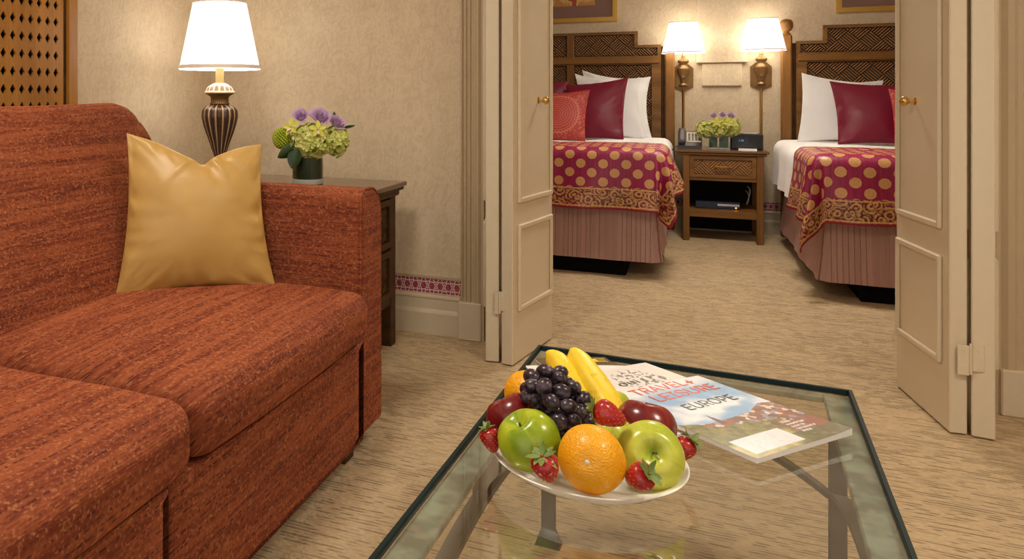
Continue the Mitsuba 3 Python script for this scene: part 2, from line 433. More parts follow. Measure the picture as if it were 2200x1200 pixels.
def lathe(prof, n=40, mod=None, cap=True):
    """prof: (r, z) pairs from bottom to top. mod(theta, t) scales the radius."""
    prof = np.asarray(prof, float); th = np.arange(n) * 2 * PI / n
    v = []
    for t in th:
        k = np.ones(len(prof)) if mod is None else np.array([mod(t, i) for i in range(len(prof))])
        v.append(np.stack([prof[:, 0] * k * math.cos(t), prof[:, 0] * k * math.sin(t), prof[:, 1]], 1))
    v = np.vstack(v); m = len(prof)
    f = list(grid_faces(n, m, True))
    if cap:
        for j, flip in ((0, True), (m - 1, False)):
            if prof[j, 0] > 1e-6:
                c = len(v); v = np.vstack([v, [[0, 0, prof[j, 1]]]])
                for i in range(n):
                    a, b = i * m + j, ((i + 1) % n) * m + j
                    f.append([c, b, a] if flip else [c, a, b])
    return trimesh.Trimesh(v, np.array(f), process=False)


def tube(pts, rad, n=10, squash=None):
    pts = np.asarray(pts, float); m = len(pts)
    rad = np.full(m, rad) if np.isscalar(rad) else np.asarray(rad, float)
    tan = np.gradient(pts, axis=0); tan /= np.linalg.norm(tan, axis=1, keepdims=True)
    x, y, _ = axes_to(tan[0]); v = []
    for i in range(m):
        x = unit(x - tan[i] * np.dot(x, tan[i])); y = np.cross(tan[i], x)
        for k in range(n):
            a = 2 * PI * k / n
            v.append(pts[i] + rad[i] * (math.cos(a) * x + math.sin(a) * y))
    f = []
    for i in range(m - 1):
        for k in range(n):
            a, b = i * n + k, i * n + (k + 1) % n
            f += [[a, b, b + n], [a, b + n, a + n]]
    v += [pts[0], pts[-1]]; c0, c1 = m * n, m * n + 1
    for k in range(n):
        f.append([c0, (k + 1) % n, k]); f.append([c1, (m - 1) * n + k, (m - 1) * n + (k + 1) % n])
    return trimesh.Trimesh(np.array(v), np.array(f), process=False)


def spline(pts, n):
    from scipy.interpolate import CubicSpline
    p = np.asarray(pts, float); t = np.arange(len(p))
    return CubicSpline(t, p)(np.linspace(0, len(p) - 1, n))


def prism(poly, d, m=None):
    g = cat_([trimesh.creation.extrude_polygon(q, d, engine='earcut') for q in getattr(poly, 'geoms', [poly]) if q.area > 1e-9])
    return xf(g, m) if m is not None else g


def bar(a, b, wid, thk, up=(0, 0, 1), ch=0.0):
    """a straight bar from a to b, wid across, thk along 'up'."""
    a, b = np.asarray(a, float), np.asarray(b, float); L = np.linalg.norm(b - a); ux = (b - a) / L
    uz = unit(np.asarray(up, float) - ux * np.dot(up, ux)); uy = np.cross(uz, ux)
    return xf(box(0, L, -wid / 2, wid / 2, -thk / 2, thk / 2, ch), frame_mat(a, ux, uy, uz))


def strip_sweep(path, wid_dir, wid, thk_dirs, thk):
    """a flat bar bent along a path: wid along wid_dir, thk along thk_dirs (one per point)."""
    path = np.asarray(path, float); w = unit(wid_dir) * wid / 2; v = []
    for p, t in zip(path, thk_dirs):
        t = unit(t) * thk / 2; v += [p - w - t, p + w - t, p + w + t, p - w + t]
    f = []; m = len(path)
    for i in range(m - 1):
        for k in range(4):
            a, b = i * 4 + k, i * 4 + (k + 1) % 4
            f += [[a, b, b + 4], [a, b + 4, a + 4]]
    f += [[0, 2, 1], [0, 3, 2], [4 * m - 4, 4 * m - 3, 4 * m - 2], [4 * m - 4, 4 * m - 2, 4 * m - 1]]
    g = trimesh.Trimesh(np.array(v), np.array(f), process=False); g.fix_normals(); return g


def rounded(sx, sy, sz, r, n=14, shape=None):
    """a box with round edges, finely divided; shape(p, half sizes) bends its points."""
    b = trimesh.creation.box([2, 2, 2])
    g = np.linspace(-1, 1, n); q = []
    V, F = [], []
    for ax in range(3):
        for s in (-1, 1):
            o = len(V) * 0 + sum(len(x) for x in V)
            a, c = np.meshgrid(g, g, indexing='ij'); p = np.empty((n * n, 3))
            p[:, ax] = s; p[:, (ax + 1) % 3] = a.ravel(); p[:, (ax + 2) % 3] = c.ravel()
            f = grid_faces(n, n); V.append(p); F.append((f if s > 0 else f[:, ::-1]) + o)
    v, f = np.vstack(V), np.vstack(F)
    h = np.array([sx, sy, sz]) / 2; r = min(r, h.min() * 0.999)
    e = np.sign(v) * np.abs(v) ** 0.75 * h                       # finer towards the edges
    e = np.where(np.abs(v) > 0.999, np.sign(v) * h, e)
    inner = np.clip(e, -(h - r), h - r); d = e - inner; L = np.linalg.norm(d, axis=1, keepdims=True)
    v = inner + np.where(L > 0, d / np.maximum(L, 1e-9), 0) * r
    m = trimesh.Trimesh(v, f, process=False); m.merge_vertices(digits_vertex=6)
    if shape is not None: m.vertices = shape(np.array(m.vertices), h)
    return m


def pillow(c00, c10, c11, c01, thick, n=34, pinch=0.06, chop=None, wr=0.006, seed=0):
    """a stuffed square cushion between four corners (bottom left, bottom right, top right, top left); returns mesh, uv."""
    c00, c10, c11, c01 = (np.asarray(c, float) for c in (c00, c10, c11, c01))
    nrm = unit(np.cross(c10 - c00, c01 - c00)); g = (1 - np.cos(np.linspace(0, PI, n))) / 2
    u, v = (a.ravel() for a in np.meshgrid(g, g, indexing='ij'))
    bl = lambda u, v: (c00 * ((1 - u) * (1 - v))[:, None] + c10 * (u * (1 - v))[:, None] + c11 * (u * v)[:, None] + c01 * ((1 - u) * v)[:, None])
    pu = u + (0.5 - u) * 2 * pinch * (4 * v * (1 - v)); pv = v + (0.5 - v) * 2 * pinch * (4 * u * (1 - u))
    if chop is not None: pv = pv - chop * (0.8 * np.exp(-((u - 0.52) / 0.23) ** 2) + 0.35 * np.exp(-((u - 0.545) / 0.06) ** 2)) * v ** 6
    base = bl(pu, pv)
    s = (np.sin(PI * u) * np.sin(PI * v)) ** 0.55
    ee = np.minimum(np.minimum(u, 1 - u), np.minimum(v, 1 - v))
    q = np.stack([u * 9, v * 9, u * 0 + seed], 1)
    ang = np.arctan2(v - 0.5, u - 0.5)
    wrk = (meshkit.fbm(np.stack([np.cos(ang) * 5, np.sin(ang) * 5, ee * 4 + seed], 1), 3, seed) - 0.5) * np.exp(-ee / 0.10) * wr * 5 + (meshkit.fbm(q * 0.5, 2, seed) - 0.5) * wr * 1.6
    rip = lambda a, t, k: np.exp(-a / 0.085) * np.sin(t * k + 2.5 * np.sin(t * 9 + seed)) * np.clip(np.sin(t * 5 + seed * 1.7) + 0.5, 0, 1)
    wrk += wr * 0.75 * (rip(u, v, 46) + rip(1 - u, v, 41) + rip(v, u, 43) + 0.5 * rip(1 - v, u, 37))
    if chop is not None: wrk += 0.012 * np.clip((v - 0.70) / 0.2, 0, 1) * (np.exp(-((u - 0.59 - (1 - v) * 0.5) / 0.022) ** 2) - 0.9 * np.exp(-((u - 0.55 - (1 - v) * 0.3) / 0.020) ** 2) + 0.7 * np.exp(-((u - 0.50 + (1 - v) * 0.8) / 0.025) ** 2) - 0.5 * np.exp(-((u - 0.62 - (1 - v) * 1.1) / 0.025) ** 2))
    wrk = wrk * np.clip(ee / 0.03, 0, 1)
    pts = [base + nrm * (s * thick / 2 + wrk)[:, None], base - nrm * (s * thick / 2 + wrk * 0.5)[:, None]]
    f = grid_faces(n, n)
    m = trimesh.Trimesh(np.vstack(pts), np.vstack([f, f[:, ::-1] + n * n]), process=False)
    return m, np.tile(np.stack([u, v], 1), (2, 1))


def slat_blocks(rects, side, n, height, origin=(0, 0)):
    """basket weave of slats in the uv plane: squares on edge, each of n slats; one mesh per square, cut to the rects."""
    region = [sg.box(*r) for r in rects]
    x0, y0 = min(r[0] for r in rects), min(r[1] for r in rects); x1, y1 = max(r[2] for r in rects), max(r[3] for r in rects)
    R = int((x1 - x0 + y1 - y0) / side) + 3; out = []
    w = side / n
    for i in range(-R, R):
        for j in range(-R, R):
            parts = []
            for k in range(n):
                lo, hi = k * w + w * 0.17, (k + 1) * w - w * 0.17
                s = sg.box(i * side + 0.002, j * side + lo, (i + 1) * side - 0.002, j * side + hi) if (i + j) % 2 else sg.box(i * side + lo, j * side + 0.002, i * side + hi, (j + 1) * side - 0.002)
                s = affinity.translate(affinity.rotate(s, 45, origin=(0, 0)), *origin)
                for rg in region:
                    q = s.intersection(rg)
                    if q.area > 2e-5:
                        top = q.buffer(-w * 0.29)
                        b = np.array(q.exterior.coords)[:-1]; pts = [(x, y, 0) for x, y in b] + [(x, y, height * 0.12) for x, y in b]
                        if not top.is_empty and top.geom_type == 'Polygon': pts += [(x, y, height) for x, y in np.array(top.exterior.coords)[:-1]]
                        try: parts.append(hull(pts))
                        except Exception: pass
            if parts: out.append(cat_(parts))
    return out


def pal(color, n): return np.tile(np.asarray(color, float), (n, 1))


# ------------------------------------------------------------------ the setting
XL, YP, YB, ZC = -2.07, 3.30, 6.74, 2.45          # left wall, partition, bedroom's back wall, ceiling
JL, JR = -0.757, 0.893                            # the opening in the partition
struct('floor', box(-3.2, 3.6, -1.6, YB + 0.1, -0.06, 0.0), M_CARPET)
struct('ceiling', box(-3.2, 3.6, -1.6, YB + 0.1, ZC, ZC + 0.06), M_CEIL)
struct('wall_left', box(XL - 0.1, XL, -1.6, YP, 0, ZC), M_WALL)
struct('wall_right', box(2.6, 2.7, -1.6, YP, 0, ZC), M_WALL)
struct('wall_partition', cat_([box(-3.2, JL, YP, YP + 0.16, 0, ZC), box(JR, 3.6, YP - 0.04, YP + 0.16, 0, ZC), box(JL, JR, YP, YP + 0.16, 2.08, ZC)]), M_WALL)
struct('wall_back', box(-3.2, 3.6, YB, YB + 0.1, 0, ZC), M_WALL)
struct('wall_bedroom_left', box(-3.2, -3.1, YP + 0.16, YB, 0, ZC), M_WALL)
struct('wall_bedroom_right', box(3.5, 3.6, YP + 0.16, YB, 0, ZC), M_WALL)


def casing(x0, x1, yf, z0, z1, inner):
    """an upright fluted door casing, its reeded face towards -y."""
    w = x1 - x0; t = [0, .06, .10, .16, .20, .30, .34, .40, .44, .50, .54, .62, .66, .74, .80, .90, 1.0]
    d = [.018, .030, .030, .022, .034, .034, .026, .026, .034, .034, .026, .026, .034, .034, .040, .040, .030]
    if inner < 0: t = [1 - a for a in t[::-1]]; d = d[::-1]
    pts = [(x0 + a * w, yf - b) for a, b in zip(t, d)]
    return xf(prism(sg.Polygon([(x0, yf)] + pts + [(x1, yf)]), z1 - z0), trimesh.transformations.translation_matrix([0, 0, z0]))


struct('trim_1', casing(-0.845, JL, YP, 0.155, 2.08, 1), M_CASING)
struct('trim_2', casing(JR, JR + 0.16, YP - 0.04, 0.145, 2.08, -1), M_CASING)
struct('trim_3', box(-0.845, JR + 0.16, YP - 0.085, YP, 2.08, 2.19, 0.006), M_PAINT)
struct('trim_4', box(-0.850, JL + 0.003, YP - 0.048, YP, 0, 0.155, 0.004), M_PAINT)
struct('trim_5', box(JR - 0.003, JR + 0.165, YP - 0.09, YP - 0.04, 0, 0.145, 0.004), M_PAINT)
struct('trim_6', cat_([box(JL - 0.001, JL + 0.012, YP - 0.03, YP + 0.18, 0, 2.08), box(JR - 0.012, JR + 0.001, YP - 0.07, YP + 0.18, 0, 2.08)]), M_CASING)


def skirting(x0, x1, y):
    pts = [(0, 0), (-.022, 0), (-.022, .088), (-.017, .098), (-.013, .104), (-.012, .145), (-.016, .150), (-.016, .156), (-.006, .163), (0, .163)]
    g = prism(sg.Polygon(pts), x1 - x0)          # extruded along local z
    return xf(g, frame_mat([x0, y, 0], [0, 1, 0], [0, 0, 1], [1, 0, 0]))


def strip_uv(x0, x1, y, z0, z1):
    v = np.array([[x0, y, z0], [x1, y, z0], [x1, y, z1], [x0, y, z1], [x0, y - .003, z0], [x1, y - .003, z0], [x1, y - .003, z1], [x0, y - .003, z1]])
    f = np.array([[4, 5, 6], [4, 6, 7], [7, 6, 2], [7, 2, 3], [5, 1, 2], [5, 2, 6], [0, 4, 7], [0, 7, 3], [4, 0, 1], [4, 1, 5]])
    return trimesh.Trimesh(v, f, process=False), np.stack([v[:, 0] - x0, v[:, 2] - z0], 1)


struct('baseboard_left', skirting(XL, -0.85, YP), M_PAINT)
m_, u_ = strip_uv(XL, -0.846, YP, 0.166, 0.232); struct('trim_7', m_, M_BORDER, uv=u_)
struct('trim_8', box(XL, -0.846, YP - 0.008, YP, 0.232, 0.242), M_PANEL)
struct('baseboard_back', skirting(-3.1, 3.5, YB), M_PAINT)
m_, u_ = strip_uv(-3.1, 3.5, YB, 0.166, 0.232); struct('trim_9', m_, M_BORDER, uv=u_)
# stepped papered corbel between the wall lamps
struct('trim_10', cat_([box(0.066, 0.405, YB - 0.05, YB, 1.250, ZC, 0.004), box(0.104, 0.368, YB - 0.028, YB, 1.078, 1.250, 0.004)]), M_WALL)


# ---- bifold door leaves
def leaf(num, p0, p1, thick, side, knob=None, zb=0.004, zt=2.06):
    """p0 near end, p1 far end of the visible face; the leaf's body lies to 'side' (+1 = left of p0->p1)."""
    p0, p1 = np.array([*p0, 0.0]), np.array([*p1, 0.0]); L = np.linalg.norm(p1 - p0); ux = (p1 - p0) / L
    n = np.array([-ux[1], ux[0], 0]) * side          # from the face into the body
    fm = frame_mat(p0, ux, n, np.array([0, 0, 1.0]))

    def put(g):
        g = xf(g, fm); g.fix_normals(); return g
    k = struct(f'door_{num}', put(box(0, L, 0, thick, zb, zt, 0.003)), M_PAINT)
    for face in (0, 1):
        for z0, z1 in ((0.195, 0.520), (0.600, 1.95)):
            y0, y1 = (-0.012, 0.0) if face == 0 else (thick, thick + 0.012)
            a, b, w = 0.045, L - 0.020, 0.020
            g = [box(a, b, y0, y1, z0, z0 + w, 0.004), box(a, b, y0, y1, z1 - w, z1, 0.004), box(a, a + w, y0, y1, z0, z1, 0.004), box(b - w, b, y0, y1, z0, z1, 0.004)]
            add('panel_moulding', put(cat_(g)), M_PAINT, k)
            yy = (-0.002, 0.0) if face == 0 else (thick, thick + 0.002)
            add('panel', put(box(a + w, b - w, yy[0], yy[1], z0 + w, z1 - w)), M_PAINT, k)
    if knob is not None:
        prof = [(0.0, 0), (0.013, 0), (0.013, 0.003), (0.006, 0.006), (0.006, 0.018), (0.010, 0.021), (0.0155, 0.028), (0.0165, 0.034), (0.013, 0.041), (0.006, 0.045), (0, 0.046)]
        q = p0 + ux * knob + np.array([0, 0, 0.985])
        add('knob', xf(lathe(prof, 24), frame_mat(q, *axes_to(-n))), M_BRASS, k, smooth=40, label='small round brass knob')
    return k


def hinge(k, c, w, h, ux, out):
    """a painted butt hinge on the near edges of two leaves."""
    c, ux, out = np.asarray(c, float), unit(ux), unit(out); fm = frame_mat(c, ux, -out, np.array([0, 0, 1.0]))
    g = []
    for s in (-1, 1):
        g.append(box(min(s * 0.004, s * w), max(s * 0.004, s * w), -0.004, 0.0, -h / 2 + (0.010 if s > 0 else -0.004), h / 2 - (0.0 if s > 0 else 0.006), 0.001))
        for zz in (-h * 0.28, h * 0.28):
            g.append(xf(lathe([(0.0035, 0), (0.003, 0.0015), (0, 0.002)], 10), frame_mat([s * w * 0.6, -0.004, zz], [1, 0, 0], [0, 0, 1], [0, -1, 0])))
    g.append(xf(lathe([(0.004, -h / 2), (0.004, h / 2)], 10), frame_mat([0, -0.003, 0], [1, 0, 0], [0, 1, 0], [0, 0, 1])))
    add('hinge', xf(cat_(g), fm), M_PAINT, k, label='painted butt hinge')


d2 = leaf(2, (-0.580, 3.010), (-0.500, 3.428), 0.044, 1, knob=0.262)
d1 = leaf(1, (-0.634, 3.030), (-0.700, 3.440), 0.050, 1)
d3 = leaf(3, (0.703, 2.972), (0.653, 3.379), 0.044, -1, knob=0.245)
d4 = leaf(4, (0.754, 2.970), (0.822, 3.380), 0.054, -1)
hinge(d2, (-0.629, 3.018, 0.232), 0.020, 0.082, (1, -0.1, 0), (0, -1, 0))
hinge(d4, (0.7505, 2.964, 0.232), 0.032, 0.090, (1, 0.05, 0), (0, -1, 0))


# ------------------------------------------------------------------ added lamps overhead (unseen), put in as fill light for both rooms
def added_ceiling_light(x, y, r, rad, label):
    k = thing('added_ceiling_light', label, 'added light')
    add('rim', xf(lathe([(r, -0.05), (r + 0.02, -0.05), (r + 0.02, 0), (0, 0)], 40, cap=False), trimesh.transformations.translation_matrix([x, y, ZC])), M_BRASS, k)
    dk = add('diffuser', xf(lathe([(0, -0.075), (r * 0.5, -0.07), (r * 0.85, -0.055), (r, -0.04)], 40, cap=False), trimesh.transformations.translation_matrix([x, y, ZC])), M_WHITE, k)
    scene[dk]['emitter'] = {'type': 'area', 'radiance': rgb(*rad)}


added_ceiling_light(-0.95, 1.1, 0.24, FILL_LIVING, 'added fill light on the unseen ceiling above the sofa')
added_ceiling_light(1.25, 1.15, 0.24, FILL_LIVING, 'added fill light on the unseen ceiling above the glass coffee table')
added_ceiling_light(0.25, 4.5, 0.24, FILL_BED, 'added fill light on the unseen ceiling of the bedroom beyond the doors')


# ------------------------------------------------------------------ lattice screen on the left wall
t = thing('lattice_screen', 'honey wood lattice screen with diamond holes on wall behind the sofa', 'screen')
YE = 2.257
holes = []
for i in range(0, 17):
    for j in range(-8, 13):
        cy, cz = YE - 0.038 - 0.0410 * i, 1.0235 + 0.0605 * j
        if cz < 0.62: continue
        holes.append(sg.Polygon([(cy - 0.0125, cz), (cy, cz - 0.0190), (cy + 0.0125, cz), (cy, cz + 0.0190)]))
board = sg.box(YE - 0.74, 0.56, YE, 1.80).difference(unary_union(holes))
to_yz = frame_mat([XL + 0.018, 0, 0], [0, 1, 0], [0, 0, 1], [1, 0, 0])
add('board', prism(board, 0.007, to_yz), M_HONEY, t)
add('backing', box(XL + 0.001, XL + 0.004, YE - 0.74, YE, 0.56, 1.80), M_BACKING, t)
add('stile', box(XL, XL + 0.022, YE, YE + 0.018, 0.50, 1.86), M_DARK, t)
add('stile', box(XL, XL + 0.040, YE + 0.018, 2.318, 0.50, 1.90, 0.003), M_HONEY, t)
add('stile', box(XL, XL + 0.040, YE - 0.80, YE - 0.74, 0.50, 1.90, 0.003), M_HONEY, t)
add('rail', box(XL, XL + 0.038, YE - 0.74, YE, 1.80, 1.90, 0.003), M_HONEY, t)
add('rail', box(XL, XL + 0.038, YE - 0.74, YE, 0.50, 0.56, 0.003), M_HONEY, t)


# ------------------------------------------------------------------ sofa
t = thing('sofa', 'long terracotta tweed sofa with two seat cushions along the left wall', 'sofa')


def dome(v, h):
    x, y = v[:, 0] / h[0], v[:, 1] / h[1]
    up = np.clip(v[:, 2] / h[2], -1, 1)
    v[:, 2] += np.where(up > 0, up, 0) * 0.020 * (1 - x ** 2) * (1 - y ** 2)
    v[:, 0] += 0.012 * (1 - y ** 2) * (x > 0) * np.abs(x)
    v += (meshkit.fbm(v * 6 + 3, 3) - 0.5)[:, None] * np.array([0.004, 0.004, 0.008])
    return v


for y0, y1 in ((1.226, 2.094), (0.350, 1.219)):
    g = rounded(0.665, y1 - y0, 0.140, 0.052, 26, dome); g.apply_translation([-1.118, (y0 + y1) / 2, 0.394])
    k = add('seat_cushion', g, M_SOFA, t, smooth=True)
for y0, y1 in ((1.1655, 2.0995), (0.30, 1.1625)):
    g = rounded(0.90, y1 - y0, 0.285, 0.008, 10); g.apply_translation([-1.262, (y0 + y1) / 2, 0.1825])
    add('base_panel', g, M_SOFA, t, smooth=True)


def back_shape(v, h):
    y, zz = v[:, 1] / h[1], v[:, 2] / h[2]
    v[:, 0] += np.where(v[:, 0] > 0, 0.025 * (1 - zz ** 2) * (1 - y ** 4), 0)
    v[:, 2] += np.where(v[:, 2] > 0, 0.014 * y, 0)
    return v + (meshkit.fbm(v * 5, 3) - 0.5)[:, None] * 0.008


def corner_round(v, h):
    """the back's far top corner turned down in a wide curve."""
    v = back_shape(v, h); R = 0.15
    cy, cz = h[1] - R, h[2] - R
    m = (v[:, 1] > cy) & (v[:, 2] > cz)
    dy, dz = v[m, 1] - cy, v[m, 2] - cz; big = np.maximum(dy, dz); L = np.hypot(dy, dz)
    s = np.where(L > 1e-9, big / np.maximum(L, 1e-9), 1); v[m, 1] = cy + dy * s; v[m, 2] = cz + dz * s
    return v


g = rounded(0.235, 1.95, 0.70, 0.075, 34, corner_round)
lean = math.atan2(0.20, 0.52)
g.apply_transform(trimesh.transformations.rotation_matrix(-lean, [0, 1, 0]))
g.apply_translation([-1.585, 1.190, 0.622])
add('backrest', g, M_SOFA, t, smooth=True)
AY0, AY1, AZ1 = 2.097, 2.256, 0.737
prof = sg.Polygon([(AY0, 0.045), (AY1, 0.045), (AY1, AZ1 - 0.09)] + [(AY1 - 0.085 + 0.085 * math.cos(a), AZ1 - 0.09 + 0.09 * math.sin(a)) for a in np.linspace(0.1, PI / 2, 10)] + [(AY0 + 0.035 + 0.035 * math.cos(a), AZ1 - 0.035 + 0.035 * math.sin(a)) for a in np.linspace(PI / 2, PI, 7)])
outl = np.array(prof.exterior.coords)[:-1]; inl = np.array(prof.buffer(-0.010).exterior.coords)[:-1]
g = hull([(-1.80, y, z) for y, z in outl] + [(-0.828, y, z) for y, z in outl] + [(-0.818, y, z) for y, z in inl])
add('arm', g, M_ARM, t, smooth=35)
pp = [(y, z) for y, z in outl if True]
pts = [(-0.824, AY0 + 0.001, 0.06)] + [(-0.824, y, z) for y, z in outl[::-1] if z > 0.30] + [(-0.824, AY1 - 0.001, 0.06)]
pts = [(-0.824, AY0, 0.06), (-0.824, AY0, 0.4)] + [(-0.824, y, z) for y, z in sorted([tuple(o) for o in outl if o[1] > 0.5], key=lambda o: math.atan2(o[1] - 0.6, o[0] - 2.178) if False else o[0])] + [(-0.824, AY1, 0.4), (-0.824, AY1, 0.06)]
add('piping', tube(pts, 0.0042, 8), M_ARM, t, smooth=True)
g = xf(g, np.diag([1, -1, 1, 1])); g.invert(); g.apply_translation([0, AY0 + 0.25, 0])
add('arm', g, M_ARM, t, smooth=35)
for x, y in ((-0.855, 2.045), (-1.70, 2.20), (-0.86, 0.30), (-1.70, 0.25)):
    add('leg', box(x - 0.02, x + 0.02, y - 0.03, y + 0.03, 0.0, 0.05, 0.003), M_DARK, t, label='short brown wooden foot')

g, u = pillow((-1.388, 1.728, 0.456), (-1.048, 2.018, 0.456), (-1.132, 2.083, 0.860), (-1.426, 1.828, 0.897), 0.155, 70, 0.045, chop=0.115, wr=0.0066, seed=3)
add('throw_pillow', g, M_GOLD, smooth=True, uv=u, label='gold satin throw pillow leaning in the corner of the terracotta sofa', cat='pillow')


# ------------------------------------------------------------------ end table
t = thing('end_table', 'dark wood end table with polished top in corner behind the sofa arm', 'table')
TX0, TX1, TY0, TY1 = -2.02, -1.065, 2.37, 3.100
add('top', box(TX0 - 0.02, TX1 + 0.035, TY0 - 0.03, TY1 + 0.040, 0.637, 0.655, 0.003), M_TOPWOOD, t)
add('moulding', cat_([box(TX0 - 0.01, TX1 + 0.026, TY0 - 0.02, TY1 + 0.030, 0.622, 0.638, 0.004), box(TX0, TX1 + 0.012, TY0 - 0.008, TY1 + 0.014, 0.600, 0.623, 0.005)]), M_DARK, t)
for x in (TX0, TX1 - 0.055):
    for y in (TY0, TY1 - 0.055):
        add('leg', box(x, x + 0.055, y, y + 0.055, 0.0, 0.602, 0.003), M_DARK, t)
add('body', box(TX0 + 0.01, TX1 - 0.012, TY0 + 0.01, TY1 - 0.012, 0.17, 0.60), M_DARK, t)
add('rail', box(TX1 - 0.03, TX1 - 0.004, TY0 + 0.05, TY1 - 0.05, 0.165, 0.195, 0.002), M_DARK, t)
for z0, z1 in ((0.400, 0.592), (0.200, 0.388)):
    a, b = TY0 + 0.060, TY1 - 0.060
    fr = sg.box(a, z0, b, z1).difference(sg.box(a + 0.025, z0 + 0.025, b - 0.025, z1 - 0.025))
    k = add('drawer', prism(fr, 0.018, frame_mat([TX1 - 0.014, 0, 0], [0, 1, 0], [0, 0, 1], [1, 0, 0])), M_DARK, t)
    for bl in slat_blocks([(a + 0.027, z0 + 0.027, b - 0.027, z1 - 0.027)], 0.095, 5, 0.008, (a + 0.1, z0)):
        add('slat_block', xf(bl, frame_mat([TX1 - 0.013, 0, 0], [0, 1, 0], [0, 0, 1], [1, 0, 0])), M_DARKSLAT, k)


# ------------------------------------------------------------------ table lamp
def shade(k, c, z0, z1, r0, r1, rad, trim):
    tm = trimesh.transformations.translation_matrix([*c, 0])
    g = lathe([(r0, z0), (r1, z1), (r1 - 0.003, z1), (r0 - 0.003, z0), (r0, z0)], 64, cap=False)
    sk = add('shade', xf(g, tm), M_WHITE, k, smooth=30, label='glowing white lampshade')
    scene[sk]['emitter'] = {'type': 'area', 'radiance': rgb(*rad)}
    w = trim
    sl = (r1 - r0) / (z1 - z0)
    add('shade_trim', xf(lathe([(r0 + 0.001 + sl * 0.002, z0 + 0.004), (r0 + 0.0026, z0 + 0.004), (r0 + 0.0026 + sl * w, z0 + w + 0.004), (r0 + 0.001 + sl * w, z0 + w + 0.004)], 64, cap=False), tm), M_TRIMTAN, k, smooth=30)
    add('shade_trim', xf(lathe([(r1 + 0.0008, z1 - w * 0.6), (r1 + 0.0026, z1 - w * 0.6), (r1 + 0.0026, z1 + 0.001), (r1 + 0.0008, z1 + 0.001)], 64, cap=False), tm), M_TRIMTAN, k, smooth=30)
    return sk


LX, LY = -1.745, 2.850
t = thing('table_lamp', 'tall table lamp with fluted dark bronze urn base on the end table', 'lamp')
tm = trimesh.transformations.translation_matrix([LX, LY, 0])
add('foot', xf(lathe([(0, .655), (.072, .655), (.074, .668), (.066, .674), (.060, .690), (.040, .700), (.030, .712), (.022, .730), (.026, .740), (.022, .750)], 48), tm), M_BRONZE, t, smooth=35)
NF = 15
pr = np.array([(.022, .748), (.027, .764), (.033, .780), (.045, .815), (.060, .855), (.071, .890), (.076, .918), (.074, .940), (.064, .954), (.050, .962), (.038, .965)])
pz = np.linspace(0, 1, 60); tt = np.linspace(0, 1, len(pr)); from scipy.interpolate import PchipInterpolator
prf = PchipInterpolator(tt, pr)(pz)
flute = lambda a, i: 1 - 0.10 * (1 - abs(math.sin(a * NF / 2)) ** 0.7)
g = lathe(prf, NF * 12, flute)
a = np.arctan2(g.vertices[:, 1], g.vertices[:, 0]); ridge = (1 - np.abs(np.sin(a * NF / 2))) > 0.72
col = np.where(ridge[:, None], [0.46, 0.29, 0.14], [0.040, 0.016, 0.007])
add('urn', xf(g, tm), M_LAMPBODY, t, smooth=True, color=col)
pr = [(.038, .965), (.041, .970), (.037, .975), (.036, .985), (.038, .998), (.048, 1.006), (.058, 1.010), (.060, 1.013)]
g = lathe(pr, NF * 8, lambda a, i: 1 - 0.06 * abs(math.sin(a * NF)))
add('collar', xf(g, tm), M_BRONZE, t, smooth=True)
pr = [(.060, 1.012), (.063, 1.014), (.063, 1.020), (.058, 1.024), (.057, 1.030), (.050, 1.040), (.036, 1.049), (.026, 1.054), (.019, 1.056)]
g = lathe(pr, NF * 10, lambda a, i: 1 - (0.07 * abs(math.cos(a * NF / 2)) if 2 < i < 7 else 0))
a = np.arctan2(g.vertices[:, 1], g.vertices[:, 0]); lo = np.abs(np.cos(a * NF / 2)) > 0.55
zc = g.vertices[:, 2]
col = np.where((lo & (zc > 1.022) & (zc < 1.048))[:, None], [0.16, 0.085, 0.035], [0.62, 0.47, 0.30])
add('cap', xf(g, tm), M_LAMPBODY, t, smooth=True, color=col)
add('neck', xf(lathe([(.0175, 1.055), (.0175, 1.115), (.012, 1.118), (.012, 1.150)], 24), tm), M_NECK, t, smooth=35)
add('bulb', xf(lathe([(.012, 1.150), (.016, 1.165), (.028, 1.195), (.030, 1.215), (.022, 1.238), (0, 1.246)], 24), tm), M_WHITE, t, smooth=True)
sp_ = [bar((LX, LY, 1.385), (LX + 0.108 * math.cos(q), LY + 0.108 * math.sin(q), 1.385), 0.003, 0.003) for q in (0.3, 2.4, 4.5)]
add('harp', cat_(sp_ + [tube(spline([(LX - .012, LY, 1.12), (LX - .05, LY, 1.20), (LX - .03, LY, 1.33), (LX, LY, 1.385)], 14), .002, 6), tube(spline([(LX + .012, LY, 1.12), (LX + .05, LY, 1.20), (LX + .03, LY, 1.33), (LX, LY, 1.385)], 14), .002, 6)]), M_BRASS, t)
add('finial', xf(lathe([(.004, 1.385), (.008, 1.392), (.009, 1.400), (.005, 1.408), (.008, 1.416), (0, 1.424)], 16), tm), M_GILT, t, smooth=True)
shade(t, (LX, LY), 1.110, 1.392, 0.168, 0.110, SHADE_LIVING, 0.014)


# ------------------------------------------------------------------ flowers
def petal(L, W, cup=0.25, tip=0.6, n=5, m=4):
    """a petal from the origin along +x, width along y, bending up in z."""
    u = np.linspace(0, 1, n); v = np.linspace(-1, 1, m); P = []
    for a in u:
        w = W / 2 * (math.sin(PI * min(a * 0.5 / tip, 1 - (1 - a) * 0.5 / max(1 - tip, 0.05)) if a > 0 else 0.02) ** 0.7 if 0 < a < 1 else (0.12 if a == 0 else 0.10))
        for b in v: P.append([a * L, b * w, cup * L * a * a + 0.35 * w * b * b])
    return trimesh.Trimesh(np.array(P), grid_faces(n, m), process=False)


